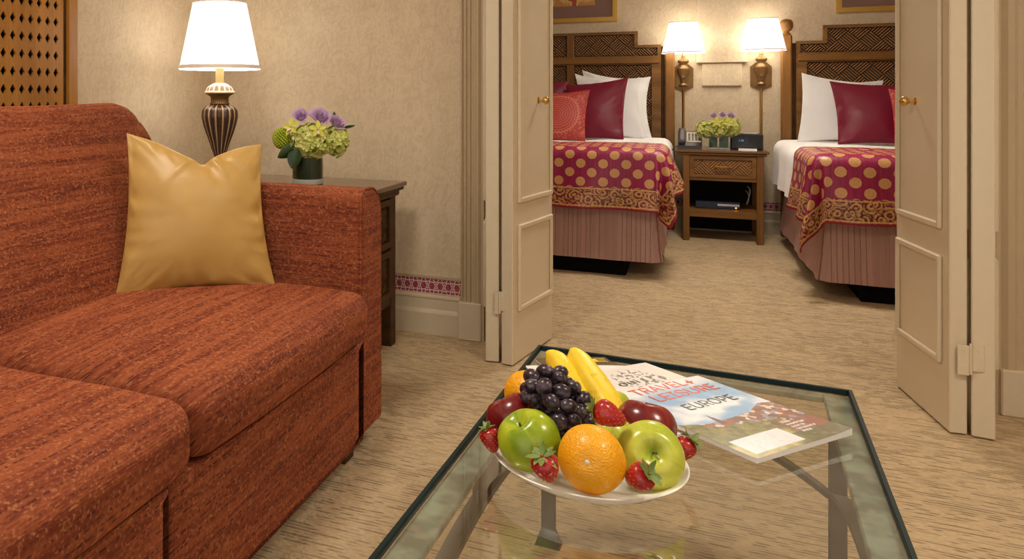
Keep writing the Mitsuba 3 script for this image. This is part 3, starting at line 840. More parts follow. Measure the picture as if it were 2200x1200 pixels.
def floret_mesh(size, seed):
    r = random.Random(seed); g = []
    for k in range(4):
        p = petal(size, size * 0.95, 0.12 + 0.2 * r.random(), 0.6, 4, 3)
        p.apply_transform(trimesh.transformations.rotation_matrix(r.uniform(-0.25, 0.25), [1, 0, 0])); p.apply_transform(trimesh.transformations.rotation_matrix(k * PI / 2 + r.uniform(-.15, .15), [0, 0, 1])); g.append(p)
    return cat_(g)


FLORETS = [ply(floret_mesh(0.0125, 20 + i), M_LIME[i], True) for i in range(3)]


def fib(n):
    i = np.arange(n) + 0.5; ph = np.arccos(1 - 2 * i / n); th = PI * (1 + 5 ** 0.5) * i
    return np.stack([np.cos(th) * np.sin(ph), np.sin(th) * np.sin(ph), np.cos(ph)], 1)


def hydrangea(label, c, r, n, group=None, scale=1.0, singly=True, seed=1):
    rr = np.random.default_rng(seed)
    t = thing('hydrangea', label, 'flower', group); c = np.asarray(c, float); r = np.asarray(r, float)
    core = trimesh.creation.icosphere(2, 1.0); core.vertices *= r * 0.80; core.apply_translation(c)
    add('flower_core', core, M_VIB, t, smooth=True)
    many = []
    for i, d in enumerate(fib(n)):
        d = unit(d + rr.normal(0, 0.12, 3)); p = c + d * r * rr.uniform(0.86, 1.03)
        z = unit(d / r + rr.normal(0, 0.22, 3) / r.mean()); x, y, z = axes_to(z); a = rr.uniform(0, PI / 2)
        s = scale * rr.uniform(1.05, 1.5)
        m = frame_mat(p, (x * math.cos(a) + y * math.sin(a)) * s, (-x * math.sin(a) + y * math.cos(a)) * s, z * s)
        if singly: add('floret', {**FLORETS[i % 3], 'to_world': T(m)}, None, t)
        else: many.append(xf(floret_mesh(0.0125, 20 + i % 3), m))
    if many:
        for q in range(3):
            add('florets', cat_(many[q::3]), M_LIME[q], t, smooth=True, kind='stuff')
    return t


def rose(label, c, r, zdir, group=None, seed=0):
    t = thing('rose', label, 'flower', group); rr = random.Random(seed); x, y, z = axes_to(zdir)
    for k in range(11):
        f = k / 10; a = k * 2.4; rad = r * (0.18 + 0.72 * f); h = r * (1.25 - 0.45 * f)
        nu, nv = 7, 5; P = []
        for i in range(nu):
            th = a + (i / (nu - 1) - 0.5) * (2.3 - 0.7 * f)
            for j in range(nv):
                s = j / (nv - 1); edge = 1 - abs(i / (nu - 1) - 0.5) * 0.5
                q = rad * (0.35 + 0.65 * s ** 0.7) + r * 0.22 * f * max(0, s - 0.75) * 4
                P.append(np.asarray(c) + (x * math.cos(th) + y * math.sin(th)) * q + z * (h * s * edge - r * 0.5))
        add('petal', trimesh.Trimesh(np.array(P), grid_faces(nu, nv), process=False), M_LILAC[2] if k == 0 else M_LILAC[k % 2], t, smooth=True)
    return t


def orchid(label, c, size, zdir, group=None, spin=0.0):
    t = thing('orchid', label, 'flower', group); x, y, z = axes_to(zdir, (0, 0, 1))
    for k in range(5):
        a = PI / 2 + k * 2 * PI / 5 + spin; p = petal(size, size * 0.55, -0.05, 0.5, 6, 5)
        d, e = x * math.cos(a) + y * math.sin(a), -x * math.sin(a) + y * math.cos(a)
        add('petal', xf(p, frame_mat(np.asarray(c), d, e, z)), M_ORCHID, t, smooth=True)
    lip = xf(petal(size * 0.62, size * 0.42, 0.45, 0.6, 6, 5), frame_mat(np.asarray(c) + z * 0.004, -y, x, z))
    add('lip', lip, M_LIP, t, smooth=True, label='cream lip with wine red edge')
    add('lip_edge', tube([np.asarray(c) - y * size * 0.42 + x * s * size * 0.16 + z * (0.011 - 0.006 * abs(s)) - y * (1 - abs(s)) * size * 0.16 for s in np.linspace(-1, 1, 7)], size * 0.035, 6), M_WINE, t, smooth=True)
    add('column', xf(lathe([(size * .09, 0), (size * .12, size * .12), (size * .07, size * .25), (0, size * .28)], 12), frame_mat(np.asarray(c), x, y, z)), M_LIP, t, smooth=True)
    return t


def leaf_mesh(base, d, side, L, W, bend):
    p = petal(L, W, bend, 0.45, 9, 5)
    x = unit(d); y = unit(np.asarray(side) - x * np.dot(side, x)); return xf(p, frame_mat(np.asarray(base, float), x, y, np.cross(x, y)))


VXc, VYc, VZ = -1.292, 2.745, 0.655
dV = -VXc * sn + VYc * cs
W = lambda px, py, dd=0.0: at(px, py, dV + dd)
t = thing('vase', 'dark leaf-lined glass cylinder vase on the end table', 'vase')
tm = trimesh.transformations.translation_matrix([VXc, VYc, VZ])
add('glass', xf(lathe([(0, 0.001), (.060, 0.001), (.060, .118)], 48, cap=False), tm), 'm_glass', t, smooth=30)
add('leaf_wrap', xf(lathe([(.056, .036), (.057, .06), (.056, .112), (0, .112)], 48), tm), M_VASELEAF, t, smooth=30, label='dark green leaf lining')
add('band', xf(lathe([(.057, .017), (.058, .020), (.058, .032), (.057, .036), (.04, .036)], 48, cap=False), tm), M_BAND, t, smooth=30)
add('lower_wrap', xf(lathe([(0, .003), (.056, .003), (.056, .017), (0, .0175)], 48), tm), M_VASELEAF, t, smooth=30)
HY_G = 'hydrangea heads in the end table vase'
hydrangea('big pale green hydrangea head at front of the end table vase', W(668, 304, -0.02), (.078, .065, .064), 200, seed=1)
hydrangea('smaller pale green hydrangea head at right of the end table vase', W(722, 302, 0.0), (.046, .050, .056), 100, seed=2)
t = thing('lime_flower_ball', 'small bright lime green flower ball at left of the end table vase', 'flower')
c = W(605, 297, -0.01); core = trimesh.creation.icosphere(2, .028); core.apply_translation(c); add('flower_core', core, M_CALYX, t)
bud = [xf(trimesh.creation.icosphere(1, .0048), trimesh.transformations.translation_matrix(c + d * np.array([.031, .031, .037]))) for d in fib(170)]
add('buds', cat_(bud), M_VIB, t, smooth=True, kind='stuff')
upc = lambda a, b, e: cs * a * np.array([1, 0, 0]) + sn * a * np.array([0, 1, 0]) + np.array([0, 0, b]) + e * np.array([sn, -cs, 0])
rose('lilac rose at upper left of the end table bouquet', W(646, 250, -.02), .036, upc(-.3, 1, 1.0), seed=1)
rose('largest lilac rose at the top centre of the end table bouquet', W(688, 252, -0.02), .044, upc(.1, 1, .9), seed=2)
rose('lilac rose at right of the end table bouquet', W(724, 264, -.01), .035, upc(.6, 1, .9), seed=3)
orchid('yellow green orchid facing the room on the end table bouquet', W(683, 277, -0.09), .034, upc(.1, .2, 1))
orchid('yellow green orchid turned left on the end table bouquet', W(626, 272, -0.05), .038, upc(-.6, .45, .8), spin=.3)
t = thing('leaf_sprig', 'dark green leaves hanging over the left rim of the end table vase', 'leaf')
add('leaf', leaf_mesh(W(640, 318, -.04), upc(-1, -.35, .2), upc(-.3, 1, .4), .085, .050, -.2), M_LEAF, t, smooth=True)
add('leaf', leaf_mesh(W(640, 320, -.055), upc(-.35, -1, .2), upc(1, -.3, .4), .075, .055, -.1), M_LEAF, t, smooth=True)
add('leaf', leaf_mesh(W(735, 275, .0), upc(1, .25, .1), upc(0, 1, .4), .05, .012, .1), M_LEAF, t, smooth=True)
add('leaf', leaf_mesh(W(715, 262, .02), upc(.15, 1, .0), upc(1, .1, .2), .04, .016, .1), M_LEAF, t, smooth=True)


# ------------------------------------------------------------------ coffee table
rot = math.radians(2.85); eu = np.array([math.cos(rot), -math.sin(rot), 0]); ev = np.array([math.sin(rot), math.cos(rot), 0]); ez = np.array([0, 0, 1.0])
TW, TL_, TZ = 0.592, 1.15, 0.430
o0 = np.array([-0.304, 1.879, 0.0])
tmat = frame_mat(o0, eu, ev, ez)                    # local: x 0..TW, y -TL_..0
t = thing('coffee_table', 'glass topped coffee table with verdigris metal frame beside the sofa', 'table')
gv = xf(trimesh.Trimesh([[0, -TL_, TZ], [TW, -TL_, TZ], [TW, 0, TZ], [0, 0, TZ]], [[0, 1, 2], [0, 2, 3]], process=False), tmat)
add('glass_top', gv, 'm_table_glass', t, label='clear glass top')
e = 0.007
for a, b, c_, d in ((0, e, -TL_, 0), (TW - e, TW, -TL_, 0), (e, TW - e, -e, 0), (e, TW - e, -TL_, -TL_ + e)):
    add('glass_edge', xf(box(a, b, c_, d, TZ - 0.0075, TZ + 0.0055, 0.001), tmat), M_EDGE, t, label='dark green polished glass edge')
rw, rt, zr, ins = 0.042, 0.012, TZ - 0.0140, 0.006
for a, b, c_, d in ((ins, ins + rw, -TL_ + ins, -ins), (TW - ins - rw, TW - ins, -TL_ + ins, -ins), (ins + rw, TW - ins - rw, -ins - 0.022, -ins), (ins + rw, TW - ins - rw, -TL_ + ins, -TL_ + ins + rw)):
    add('rail', xf(box(a, b, c_, d, zr - rt / 2, zr + rt / 2, 0.002), tmat), M_VERD, t)
for a, b in ((0.012, -0.030), (TW - 0.040, -0.030), (0.012, -TL_ + 0.02), (TW - 0.040, -TL_ + 0.02)):
    g = cat_([box(a, a + 0.030, b, b + 0.014, 0.03, zr - rt / 2, 0.002), hull([(a, b, .035), (a + .03, b, .035), (a, b + .014, .035), (a + .03, b + .014, .035), (a - .012, b - .01, 0), (a + .042, b - .01, 0), (a - .012, b + .024, 0), (a + .042, b + .024, 0)])])
    add('leg', xf(g, tmat), M_IRON, t)


def stretcher(p, q, h, wid_dir):
    """a flat bar arching from leg to leg."""
    p, q = np.array(p), np.array(q); tt = np.linspace(0, 1, 25)
    P = np.array([p + (q - p) * a + np.array([0, 0, 4 * h * a * (1 - a)]) for a in tt]); tg = np.gradient(P, axis=0)
    return xf(strip_sweep(P, wid_dir, 0.026, [np.cross(unit(a), wid_dir) for a in tg], 0.010), tmat)


for a in (0.027, TW - 0.025):
    add('stretcher', stretcher((a, -0.030, 0.235), (a, -TL_ + 0.034, 0.235), 0.105, np.array([1.0, 0, 0])), M_IRON, t)
    add('spacer', xf(box(a - 0.005, a + 0.005, -TL_ * 0.5 - 0.02, -TL_ * 0.5 + 0.10, 0.338, zr - rt / 2, 0.002), tmat), M_IRON, t)
for b in (-0.023, -TL_ + 0.027):
    add('stretcher', stretcher((0.042, b, 0.235), (TW - 0.040, b, 0.235), 0.095, np.array([0, 1.0, 0])), M_IRON, t)
add('clip', xf(cat_([box(TW - 0.060, TW - 0.040, -0.036, -0.030, 0.352, 0.358), box(TW - 0.060, TW - 0.054, -0.036, -0.030, 0.352, 0.382)]), tmat), M_BRASS, t, label='small brass corner clip')


# ------------------------------------------------------------------ magazines
def magazine(name, label, tl, ex, w, h, z, thk, cover, uvs=True, curl=0.0):
    kk = (EYE - z - thk) / (EYE - 0.435); tl = (tl[0] * kk, tl[1] * kk); w, h = w * kk, h * kk
    ex = unit([*ex, 0]); ey = np.array([-ex[1], ex[0], 0]); o = np.array([*tl, 0.0]) - ey * h
    m = frame_mat(o, ex, ey, ez)
    k = thing(name, label, 'magazine')
    n = 12; g = np.linspace(0, 1, n); u, v = (q.ravel() for q in np.meshgrid(g, g, indexing='ij'))
    lift = curl * np.clip(u - 0.6, 0, 1) ** 2 * np.clip(0.6 - v, 0, 1) ** 2 * 20
    zz = z + thk + lift + 0.0015 * np.sin(PI * u)
    top = trimesh.Trimesh(np.stack([u * w, v * h, zz], 1), grid_faces(n, n), process=False)
    add('cover', xf(top, m), cover, k, smooth=True, uv=np.stack([u, v], 1))
    lo = np.stack([u * w, v * h, np.full_like(u, z)], 1); hi = np.stack([u * w, v * h, zz - 0.0004], 1)
    f = grid_faces(n, n); bd = [i for i in range(n)], None
    ring = [i * n for i in range(n)] + [(n - 1) * n + j for j in range(1, n)] + [i * n + n - 1 for i in range(n - 2, -1, -1)] + [j for j in range(n - 2, 0, -1)]
    side = [[ring[i], ring[(i + 1) % len(ring)], ring[(i + 1) % len(ring)] + n * n] for i in range(len(ring))] + [[ring[i], ring[(i + 1) % len(ring)] + n * n, ring[i] + n * n] for i in range(len(ring))]
    add('pages', xf(trimesh.Trimesh(np.vstack([lo, hi]), np.vstack([f[:, ::-1], f + n * n, side]), process=False), m), M_PAPER, k)

    def text(s, x, y, hgt, ink, width=None, bold=True, name='lettering', lab=None):
        g = meshkit.text_mesh(s, hgt, 0.0002, bold)
        if width: g.apply_scale([width / (g.bounds[1][0] - g.bounds[0][0]), 1, 1])
        g.apply_translation([x - g.bounds[0][0], y, z + thk + 0.0016])
        add(name, xf(g, m), ink, k, label=lab)
    return k, text


mz = TZ + 0.001
magazine('magazine', 'dark brown magazine with yellow lettering at far edge of the glass table', (-0.295, 1.778), (0.87, 0.49), 0.155, 0.24, mz, 0.003, M_BROWNCOV)[1]('E', 0.118, 0.205, 0.020, M_INKYEL, width=0.028, lab='yellow lettering')
k, tx = magazine('magazine', 'white magazine lying under the fruit plate with red print near its corner', (-0.305, 1.722), (0.90, 0.43), 0.212, 0.345, mz + 0.0045, 0.003, M_PAPER)
tx('T', 0.165, 0.036, 0.020, M_INKRED, lab='red lettering'); tx('weekly news', 0.182, 0.040, 0.004, M_INKRED, width=0.026, bold=False)
k, tx = magazine('magazine', 'white magazine with a black ink picture behind the bananas', (-0.198, 1.705), (0.627, 0.779), 0.190, 0.26, mz + 0.0095, 0.003, M_PAGE)
tx('oui', 0.030, 0.172, 0.018, M_INKBLK, width=0.05, bold=False, lab='dark script lettering')
exm = unit([0.136, 0.169, 0])
mw, mh = 0.245, 0.298
k, tx = magazine('magazine', 'travel magazine with red title and old town photo, topmost on the glass table', (-0.133, 1.621), (0.136, 0.169), mw, mh, mz + 0.0135, 0.007, M_COVER, curl=0.004)
tx('TRAVEL+', 0.042, mh - 0.039, 0.026, M_INKRED, bold=False, width=0.155, lab='red title lettering')
tx('LEISURE', 0.055, mh - 0.076, 0.027, M_INKRED, bold=False, width=0.160, lab='red title lettering')
tx('EUROPE', 0.071, mh - 0.127, 0.024, M_INKBLK, width=0.125, bold=False, lab='black lettering')
for i, s in enumerate(('A NEW', 'SUMMERTIME', 'GUIDE TO', 'THE PRAGUE SCENE', 'INSIDE')):
    tx(s, 0.160, 0.066 - i * 0.009, 0.0048, M_INKWHT, width=(0.022, 0.045, 0.032, 0.062, 0.024)[i], lab='small white caption')


# ------------------------------------------------------------------ plate and fruit
PCX, PCY = -0.135, 1.268
tm = trimesh.transformations.translation_matrix([PCX, PCY, TZ + 0.0005])
pl = [(0, 0.004), (.055, 0.004), (.056, 0), (.062, 0), (.064, .004), (.090, .008), (.118, .018), (.1375, .0320), (.1395, .0345), (.1375, .0355), (.116, .0230), (.088, .0135), (.060, .0095), (0, .0090)]
add('plate', xf(lathe(pl, 80, cap=False), tm), M_PORC, smooth=40, label='round white porcelain plate of fruit on the glass table', cat='plate')


def from_cam(a, b, e, c=(-0.135, 1.268, 0.49)):
    """a direction at c: a to the right, b upwards, e towards the viewer."""
    v = unit(np.array([0, 0, EYE]) - np.asarray(c)); r = unit(np.cross([0, 0, 1.0], v)); return r * a + np.cross(v, r) * b + v * e


def fruit_lathe(prof, n, c, axis, lump=0.03, seed=0):
    """prof (r, z) from bottom to top, in radii; returns mesh and uv."""
    g = lathe(prof, n, cap=False); v = np.array(g.vertices); m = len(prof)
    uv = np.stack([np.repeat(np.arange(n) / n, m), np.tile(np.linspace(0, 1, m), n)], 1)
    v *= (1 + lump * (meshkit.fbm(v / np.abs(v).max() * 1.3 + seed, 2) - 0.5))[:, None]
    return xf(trimesh.Trimesh(v, g.faces, process=False), frame_mat(np.asarray(c, float), *axes_to(axis))), uv


def apple(label, c, r, axis, m, seed, stem=True, group=None, tall=0.93):
    k = thing('apple', label, 'apple', group); s = np.linspace(0, PI, 40); P = []
    for a in s:                                                       # from the eye end to the stem end
        rr = math.sin(a) * (1 + 0.05 * math.cos(a) * -1) ; zz = -math.cos(a) * tall
        dent = 0.38 * math.exp(-((PI - a) / 0.34) ** 2) ; dent2 = 0.16 * math.exp(-(a / 0.33) ** 2)
        P.append((r * max(rr, 0) * (1 + 0.05 * math.sin(a)), r * (zz - dent + dent2)))
    g, uv = fruit_lathe(P, 48, c, axis, 0.10, seed)
    add('skin', g, m, k, smooth=True, uv=uv)
    if stem:
        z = unit(axis); x, y, _ = axes_to(axis); b = np.asarray(c) + z * r * 0.52
        add('stem', tube([b, b + z * r * .12 + x * r * .02, b + z * r * .26 + x * r * .06], [r * .035, r * .03, r * .045], 7), M_STEM, k, smooth=True)
    return k


def orange(label, c, r, axis, seed):
    k = thing('orange', label, 'orange'); s = np.linspace(0, PI, 44); P = []
    for a in s:
        dent = 0.06 * math.exp(-((PI - a) / 0.22) ** 2) + 0.02 * math.exp(-(a / 0.3) ** 2) * -1
        P.append((r * math.sin(a), r * (-math.cos(a) * 0.97 - dent)))
    g, uv = fruit_lathe(P, 56, c, axis, 0.05, seed); add('peel', g, M_ORANGE, k, smooth=True, uv=uv)
    z = unit(axis); add('navel', xf(lathe([(r * .075, 0), (r * .07, r * .02), (0, r * .03)], 12), frame_mat(np.asarray(c) + z * r * .905, *axes_to(z))), M_LABEL, k, smooth=True)
    return k


apple('bright green apple at front left of the fruit plate', at(1138, 946, 1.165), .0425, from_cam(-.42, .62, .55), M_GREEN, 1, tall=1.02)
apple('pale green apple at front right of the fruit plate', at(1396, 976, 1.145), .0440, from_cam(.10, .12, .95), M_YGREEN, 2)
orange('large orange at the front centre of the fruit plate', at(1271, 985, 1.105), .0445, from_cam(-.14, -.10, .95), 3)
apple('dark red apple at left of the fruit plate', at(1099, 894, 1.262), .0375, from_cam(-.5, .85, .1), M_RED, 4)
apple('dark red apple at right of the fruit plate beside the magazine', at(1386, 914, 1.235), .0430, from_cam(.1, 1, .1), M_RED, 5)
orange('smaller orange half hidden at back left of the fruit plate', at(1136, 845, 1.345), .0400, from_cam(-.2, .9, .1), 6)
apple('pale green apple half hidden behind the bananas', at(1304, 872, 1.335), .0360, from_cam(.2, 1, .1), M_YGREEN, 7, stem=False)
apple('pale green apple low in the middle of the fruit plate', at(1312, 935, 1.215), .0340, from_cam(.2, 1, .2), M_YGREEN, 8, stem=False)


def banana(label, pts, rads, group=None):
    k = thing('banana', label, 'banana', group); P = spline(pts, 36)
    R = np.interp(np.linspace(0, 1, 36), np.linspace(0, 1, len(rads)), rads)
    g = tube(P, R, 15); nn = 15
    a = np.tile(np.arange(nn) * 2 * PI / nn, 36); sc = 1 + 0.075 * np.cos(a * 5)
    v = np.array(g.vertices); cen = np.repeat(P, nn, 0); v[:36 * nn] = cen + (v[:36 * nn] - cen) * sc[:, None]
    uv = np.vstack([np.stack([np.tile(np.arange(nn) / nn, 36), np.repeat(np.linspace(0, 1, 36), nn)], 1), [[0, 0], [0, 1]]])
    add('peel', trimesh.Trimesh(v, g.faces, process=False), M_BANANA, k, smooth=True, uv=uv)
    d = unit(P[0] - P[1]); add('blossom_end', xf(lathe([(R[0] * .55, 0), (R[0] * .5, .002), (0, .003)], 10), frame_mat(P[0] + d * 0.0005, *axes_to(d))), M_STEM, k, smooth=True)
    return k


BG = None
banana('yellow banana at right, standing taller behind the grapes', [at(1229, 757, 1.40), at(1246, 778, 1.375), at(1272, 822, 1.33), at(1300, 868, 1.285), at(1317, 905, 1.25), at(1324, 935, 1.225)], [.010, .0185, .0240, .0255, .021, .008])
banana('yellow banana at left, half hidden behind the grapes', [at(1178, 765, 1.415), at(1196, 776, 1.395), at(1222, 812, 1.355), at(1248, 852, 1.315), at(1268, 892, 1.28), at(1280, 920, 1.26)], [.009, .0175, .0205, .0205, .017, .006])

gp = [(540, 248, .05), (642, 252, .06), (450, 282, .04), (632, 300, .03), (455, 342, .02), (533, 348, 0), (648, 382, 0), (728, 352, .03), (420, 415, .03), (472, 445, .01), (582, 452, -.02), (805, 432, .02), (698, 482, -.02), (726, 420, .04), (772, 520, .0), (630, 580, -.03), (735, 588, -.03), (662, 662, -.01), (826, 545, .02), (820, 592, .0), (530, 520, .03), (600, 530, .03), (690, 560, .02), (560, 400, .05), (500, 400, .05), (770, 450, .06), (590, 330, .06), (500, 500, .04), (740, 660, .03), (560, 590, .03), (490, 330, .04), (500, 300, .06), (585, 290, .07), (685, 330, .07), (680, 420, .05), (590, 390, .04), (540, 450, .03), (640, 450, .03), (640, 520, .02), (700, 540, .0), (760, 470, .03), (420, 370, .06), (475, 385, .05), (560, 520, .02), (690, 610, .0)]
gs = lathe([(math.sin(a), -math.cos(a)) for a in np.linspace(0, PI, 15)], 20, cap=False)
GR = ply(gs, M_GRAPE, True)
for i, (a, b, dd) in enumerate(gp):
    c = at(1000 + a / 3.158, 720 + b / 3.158, 1.205 + dd); rr = random.Random(i); r = .0114 * rr.uniform(.92, 1.08)
    x, y, z = axes_to((rr.uniform(-1, 1), rr.uniform(-1, 1), rr.uniform(-.2, 1)))
    special = {0: 'dark grape at the top of the bunch, beside the left banana', 1: 'dark grape at upper right of the bunch, against the left banana', 2: 'dark grape at upper left of the bunch, nearest the magazine corner',
               6: 'dusty grey bloomed grape in the middle of the bunch', 11: 'dark grape at far right of the bunch, touching the large strawberry leaves', 17: 'lowest dark grape, tucked above the large orange', 8: 'dark grape at far left of the bunch, above the red apple'}
    if i in special: add('grape', {**GR, 'to_world': T(frame_mat(c, x * r, y * r, z * r * 1.2))}, None, label=special[i], cat='grape', group='dark grapes on the fruit plate')
    else: add('grape', {**GR, 'to_world': T(frame_mat(c, x * r, y * r, z * r * 1.2))}, None, label='dark purple grape in the middle of the bunch on the fruit plate', cat='grape', group='dark grapes on the fruit plate')
st = [at(1190, 800, 1.27), at(1205, 830, 1.25), at(1220, 870, 1.235), at(1225, 905, 1.225)]
add('grape_stalk', tube(spline(st, 12), .002, 6), M_CALYX, smooth=True, label='thin green stalk inside the bunch of dark grapes', cat='stalk')


def strawberry(label, c, L, W_, axis, seed):
    """axis points from the tip to the leaves."""
    k = thing('strawberry', label, 'strawberry'); rr = random.Random(seed); z = unit(axis); x, y, _ = axes_to(axis); c = np.asarray(c, float)
    s = np.linspace(0, 1, 26); rq = lambda q: 1.09 * (q ** 0.52) * max(1 - q ** 5, 0) ** 0.5
    P = [(W_ / 2 * rq(q), L * (q - 0.5)) for q in s]
    g, uv = fruit_lathe(P, 32, c, axis, 0.10, seed)
    add('flesh', g, M_STRAW, k, smooth=True, uv=uv)
    sd = []
    for i in range(90):
        q = 0.06 + 0.84 * (i + .5) / 90; a = i * 2.39996; r = W_ / 2 * rq(q)
        p = c + z * L * (q - .5) + (x * math.cos(a) + y * math.sin(a)) * r * 1.0
        e_ = xf(trimesh.creation.icosphere(0, .00075), trimesh.transformations.translation_matrix(p)); sd.append(e_)
    add('seeds', cat_(sd), M_SEED, k, kind='stuff')
    for i in range(9):
        a = i * 2 * PI / 9 + rr.uniform(-.2, .2); d = x * math.cos(a) + y * math.sin(a)
        b = c + z * L * 0.485 + d * .002
        p = petal(L * rr.uniform(.32, .46), L * .19, rr.uniform(-.5, .7), 0.4, 6, 3)
        dd = unit(d + z * rr.uniform(-.1, .35)); e2 = unit(np.cross(z, d)); add('leaf', xf(p, frame_mat(b, dd, e2, np.cross(dd, e2))), M_CALYX, k, smooth=True)
    add('stalk', tube([c + z * L * .48, c + z * L * .56 + x * L * .04], [.0016, .0012], 6), M_CALYX, k, smooth=True)


strawberry('large strawberry lying on top beside the grapes', at(1310, 891, 1.150), .046, .044, from_cam(-.85, .30, .05), 1)
strawberry('strawberry in front between green apple and large orange', at(1174, 1006, 1.085), .045, .045, from_cam(-.25, .65, .65), 2)
strawberry('strawberry in front between large orange and pale green apple', at(1371, 1025, 1.075), .043, .043, from_cam(.60, .35, .75), 3)
strawberry('strawberry at the far left rim of the fruit plate', at(1055, 946, 1.195), .036, .035, from_cam(-.35, .9, .2), 4)
strawberry('strawberry at the far right rim of the fruit plate', at(1464, 968, 1.190), .044, .037, from_cam(.60, .65, .2), 5)


# ------------------------------------------------------------------ bedroom: headboards
def headboard(label, mirror, post_h, ball):
    """built for the bed at left; mirror about x = 0.264 for the bed at right."""
    t = thing('headboard', label, 'headboard')
    mx = (lambda g: g) if not mirror else (lambda g: _mir(g))

    def _mir(g):
        g = g.copy(); g.vertices[:, 0] = 0.528 - g.vertices[:, 0]; g.invert(); return g
    to_xz = frame_mat([0, 6.690, 0], [1, 0, 0], [0, 0, 1], [0, -1, 0])            # local (x, z) extruded towards -y
    XC = -0.83                                                                   # centre of the bed
    half = [(-0.175, 0.05), (-0.175, 1.393), (-0.338, 1.393), (-0.338, 1.500)]
    outl = sg.Polygon(half + [(2 * XC - x, z) for x, z in half[::-1]])
    up = unary_union([sg.box(2 * XC + 0.362, 1.312, -0.362, 1.478), sg.box(2 * XC + 0.200, 1.312, -0.200, 1.372)])
    low = sg.box(2 * XC + 0.240, 0.40, -0.240, 1.243)
    add('frame', mx(prism(outl.difference(up).difference(low), 0.034, to_xz)), M_HEAD, t)
    add('backing', mx(prism(outl.buffer(-0.01), 0.010, to_xz)), M_BACKING, t)
    add('rail', mx(box(2 * XC + 0.182, -0.182, 6.640, 6.668, 1.250, 1.304, 0.006)), M_HEAD, t)
    add('stile', mx(box(XC - 0.028, XC + 0.028, 6.648, 6.682, 0.40, 1.480, 0.003)), M_HEADV, t)
    blocks = slat_blocks([(XC + 0.03, 0.64, -0.243, 1.240), (-1.42, 0.64, XC - 0.03, 1.240)], 0.092, 6, 0.016, (-0.30, 1.02)) + slat_blocks([(XC + 0.03, 1.315, -0.364, 1.476), (-0.366, 1.315, -0.203, 1.370), (2 * XC + 0.364, 1.315, XC - 0.03, 1.476)], 0.092, 6, 0.016, (-0.42, 1.39))
    tz = frame_mat([0, 6.681, 0], [1, 0, 0], [0, 0, 1], [0, -1, 0])
    for b in blocks: add('slat_block', mx(xf(b, tz)), M_SLAT, t)
    add('edge_groove', mx(box(-0.176, -0.150, 6.672, 6.690, 0.05, 1.38)), M_DARK, t)
    for x in (-0.114,) + ((2 * XC + 0.114,) if True else ()):
        k = add('post', mx(box(x - 0.034, x + 0.034, 6.620, 6.688, 0.0, post_h, 0.010)), M_HEADV, t)
        if ball:
            g = xf(lathe([(.026, 0), (.030, .006), (.020, .014), (.018, .020), (.030, .030), (.040, .048), (.044, .068), (.040, .090), (.028, .106), (0, .114)], 32), trimesh.transformations.translation_matrix([x, 6.654, post_h]))
            add('finial', mx(g), M_HEADV, k, smooth=35)
    return t


headboard('carved wooden headboard of the bed at left', False, 1.385, False)
headboard('carved wooden headboard with ball finial on its post, at right', True, 1.440, True)


# ------------------------------------------------------------------ beds
def drape(edge, sx, foot, ztop, A0, A1, B0, B1, side_a, corner_a, rho=0.055, fold=0.012, nA=70, nB=60, off=0.0, lump=0.0, seed=0):
    """cloth over a bed's corner. A runs across (0 at the bed's edge, outwards), B towards the foot (0 at the foot edge). uv: distance from side hem, from foot hem."""
    A, B = (q.ravel() for q in np.meshgrid(np.linspace(A0, A1, nA), np.linspace(B0, B1, nB), indexing='ij'))
    a, b = np.maximum(A, 0), np.maximum(B, 0); r = np.hypot(a, b); phi = np.arctan2(b, np.maximum(a, 1e-9)); phi = np.where(r < 1e-9, PI / 4, phi)
    alp = side_a * np.cos(phi) ** 4 + math.radians(5) * np.sin(phi) ** 2 + corner_a * np.sin(2 * phi) ** 2
    arc = rho * (PI / 2 - alp); tt = np.minimum(r, arc) / rho
    h = rho * np.sin(tt) + np.maximum(r - arc, 0) * np.sin(alp); drop = rho * (1 - np.cos(tt)) + np.maximum(r - arc, 0) * np.cos(alp)
    wave = fold * np.clip(drop / 0.3, 0, 1.3) * (np.sin(phi * 9 + 0.6) * np.sin(2 * phi) * 2.4 + np.sin(A * 17 + B * 5 + seed) * np.sin(phi) ** 2 + np.sin(B * 15 + seed) * np.cos(phi) ** 2)
    h = h + off + wave
    x = edge + sx * (np.minimum(A, 0) + h * np.cos(phi) * (a > 0)); y = foot - (np.minimum(B, 0) + h * np.sin(phi) * (b > 0))
    z = ztop + off - drop + lump * (meshkit.fbm(np.stack([A * 4, B * 4, A * 0 + seed], 1), 3) - 0.5) * (drop < 0.05)
    f = grid_faces(nA, nB); f = f if sx < 0 else f[:, ::-1]
    m = trimesh.Trimesh(np.stack([x, y, z], 1), f, process=False)
    return m, np.stack([A1 - A, B1 - B], 1)


def thicken(m, uv, d=0.006):
    """gives a cloth sheet its thickness: an offset copy and the rim between."""
    v = np.array(m.vertices); n = len(v); nr = np.array(m.vertex_normals)
    e = m.edges; es = np.sort(e, 1); _, inv, cnt = np.unique(es, axis=0, return_inverse=True, return_counts=True)
    rim = e[cnt[inv.ravel()] == 1]
    f = np.vstack([m.faces, m.faces[:, ::-1] + n, np.vstack([[(a, a + n, b + n), (a, b + n, b)] for a, b in rim]).reshape(-1, 3)])
    return trimesh.Trimesh(np.vstack([v, v - nr * d]), f, process=False), np.vstack([uv, uv])


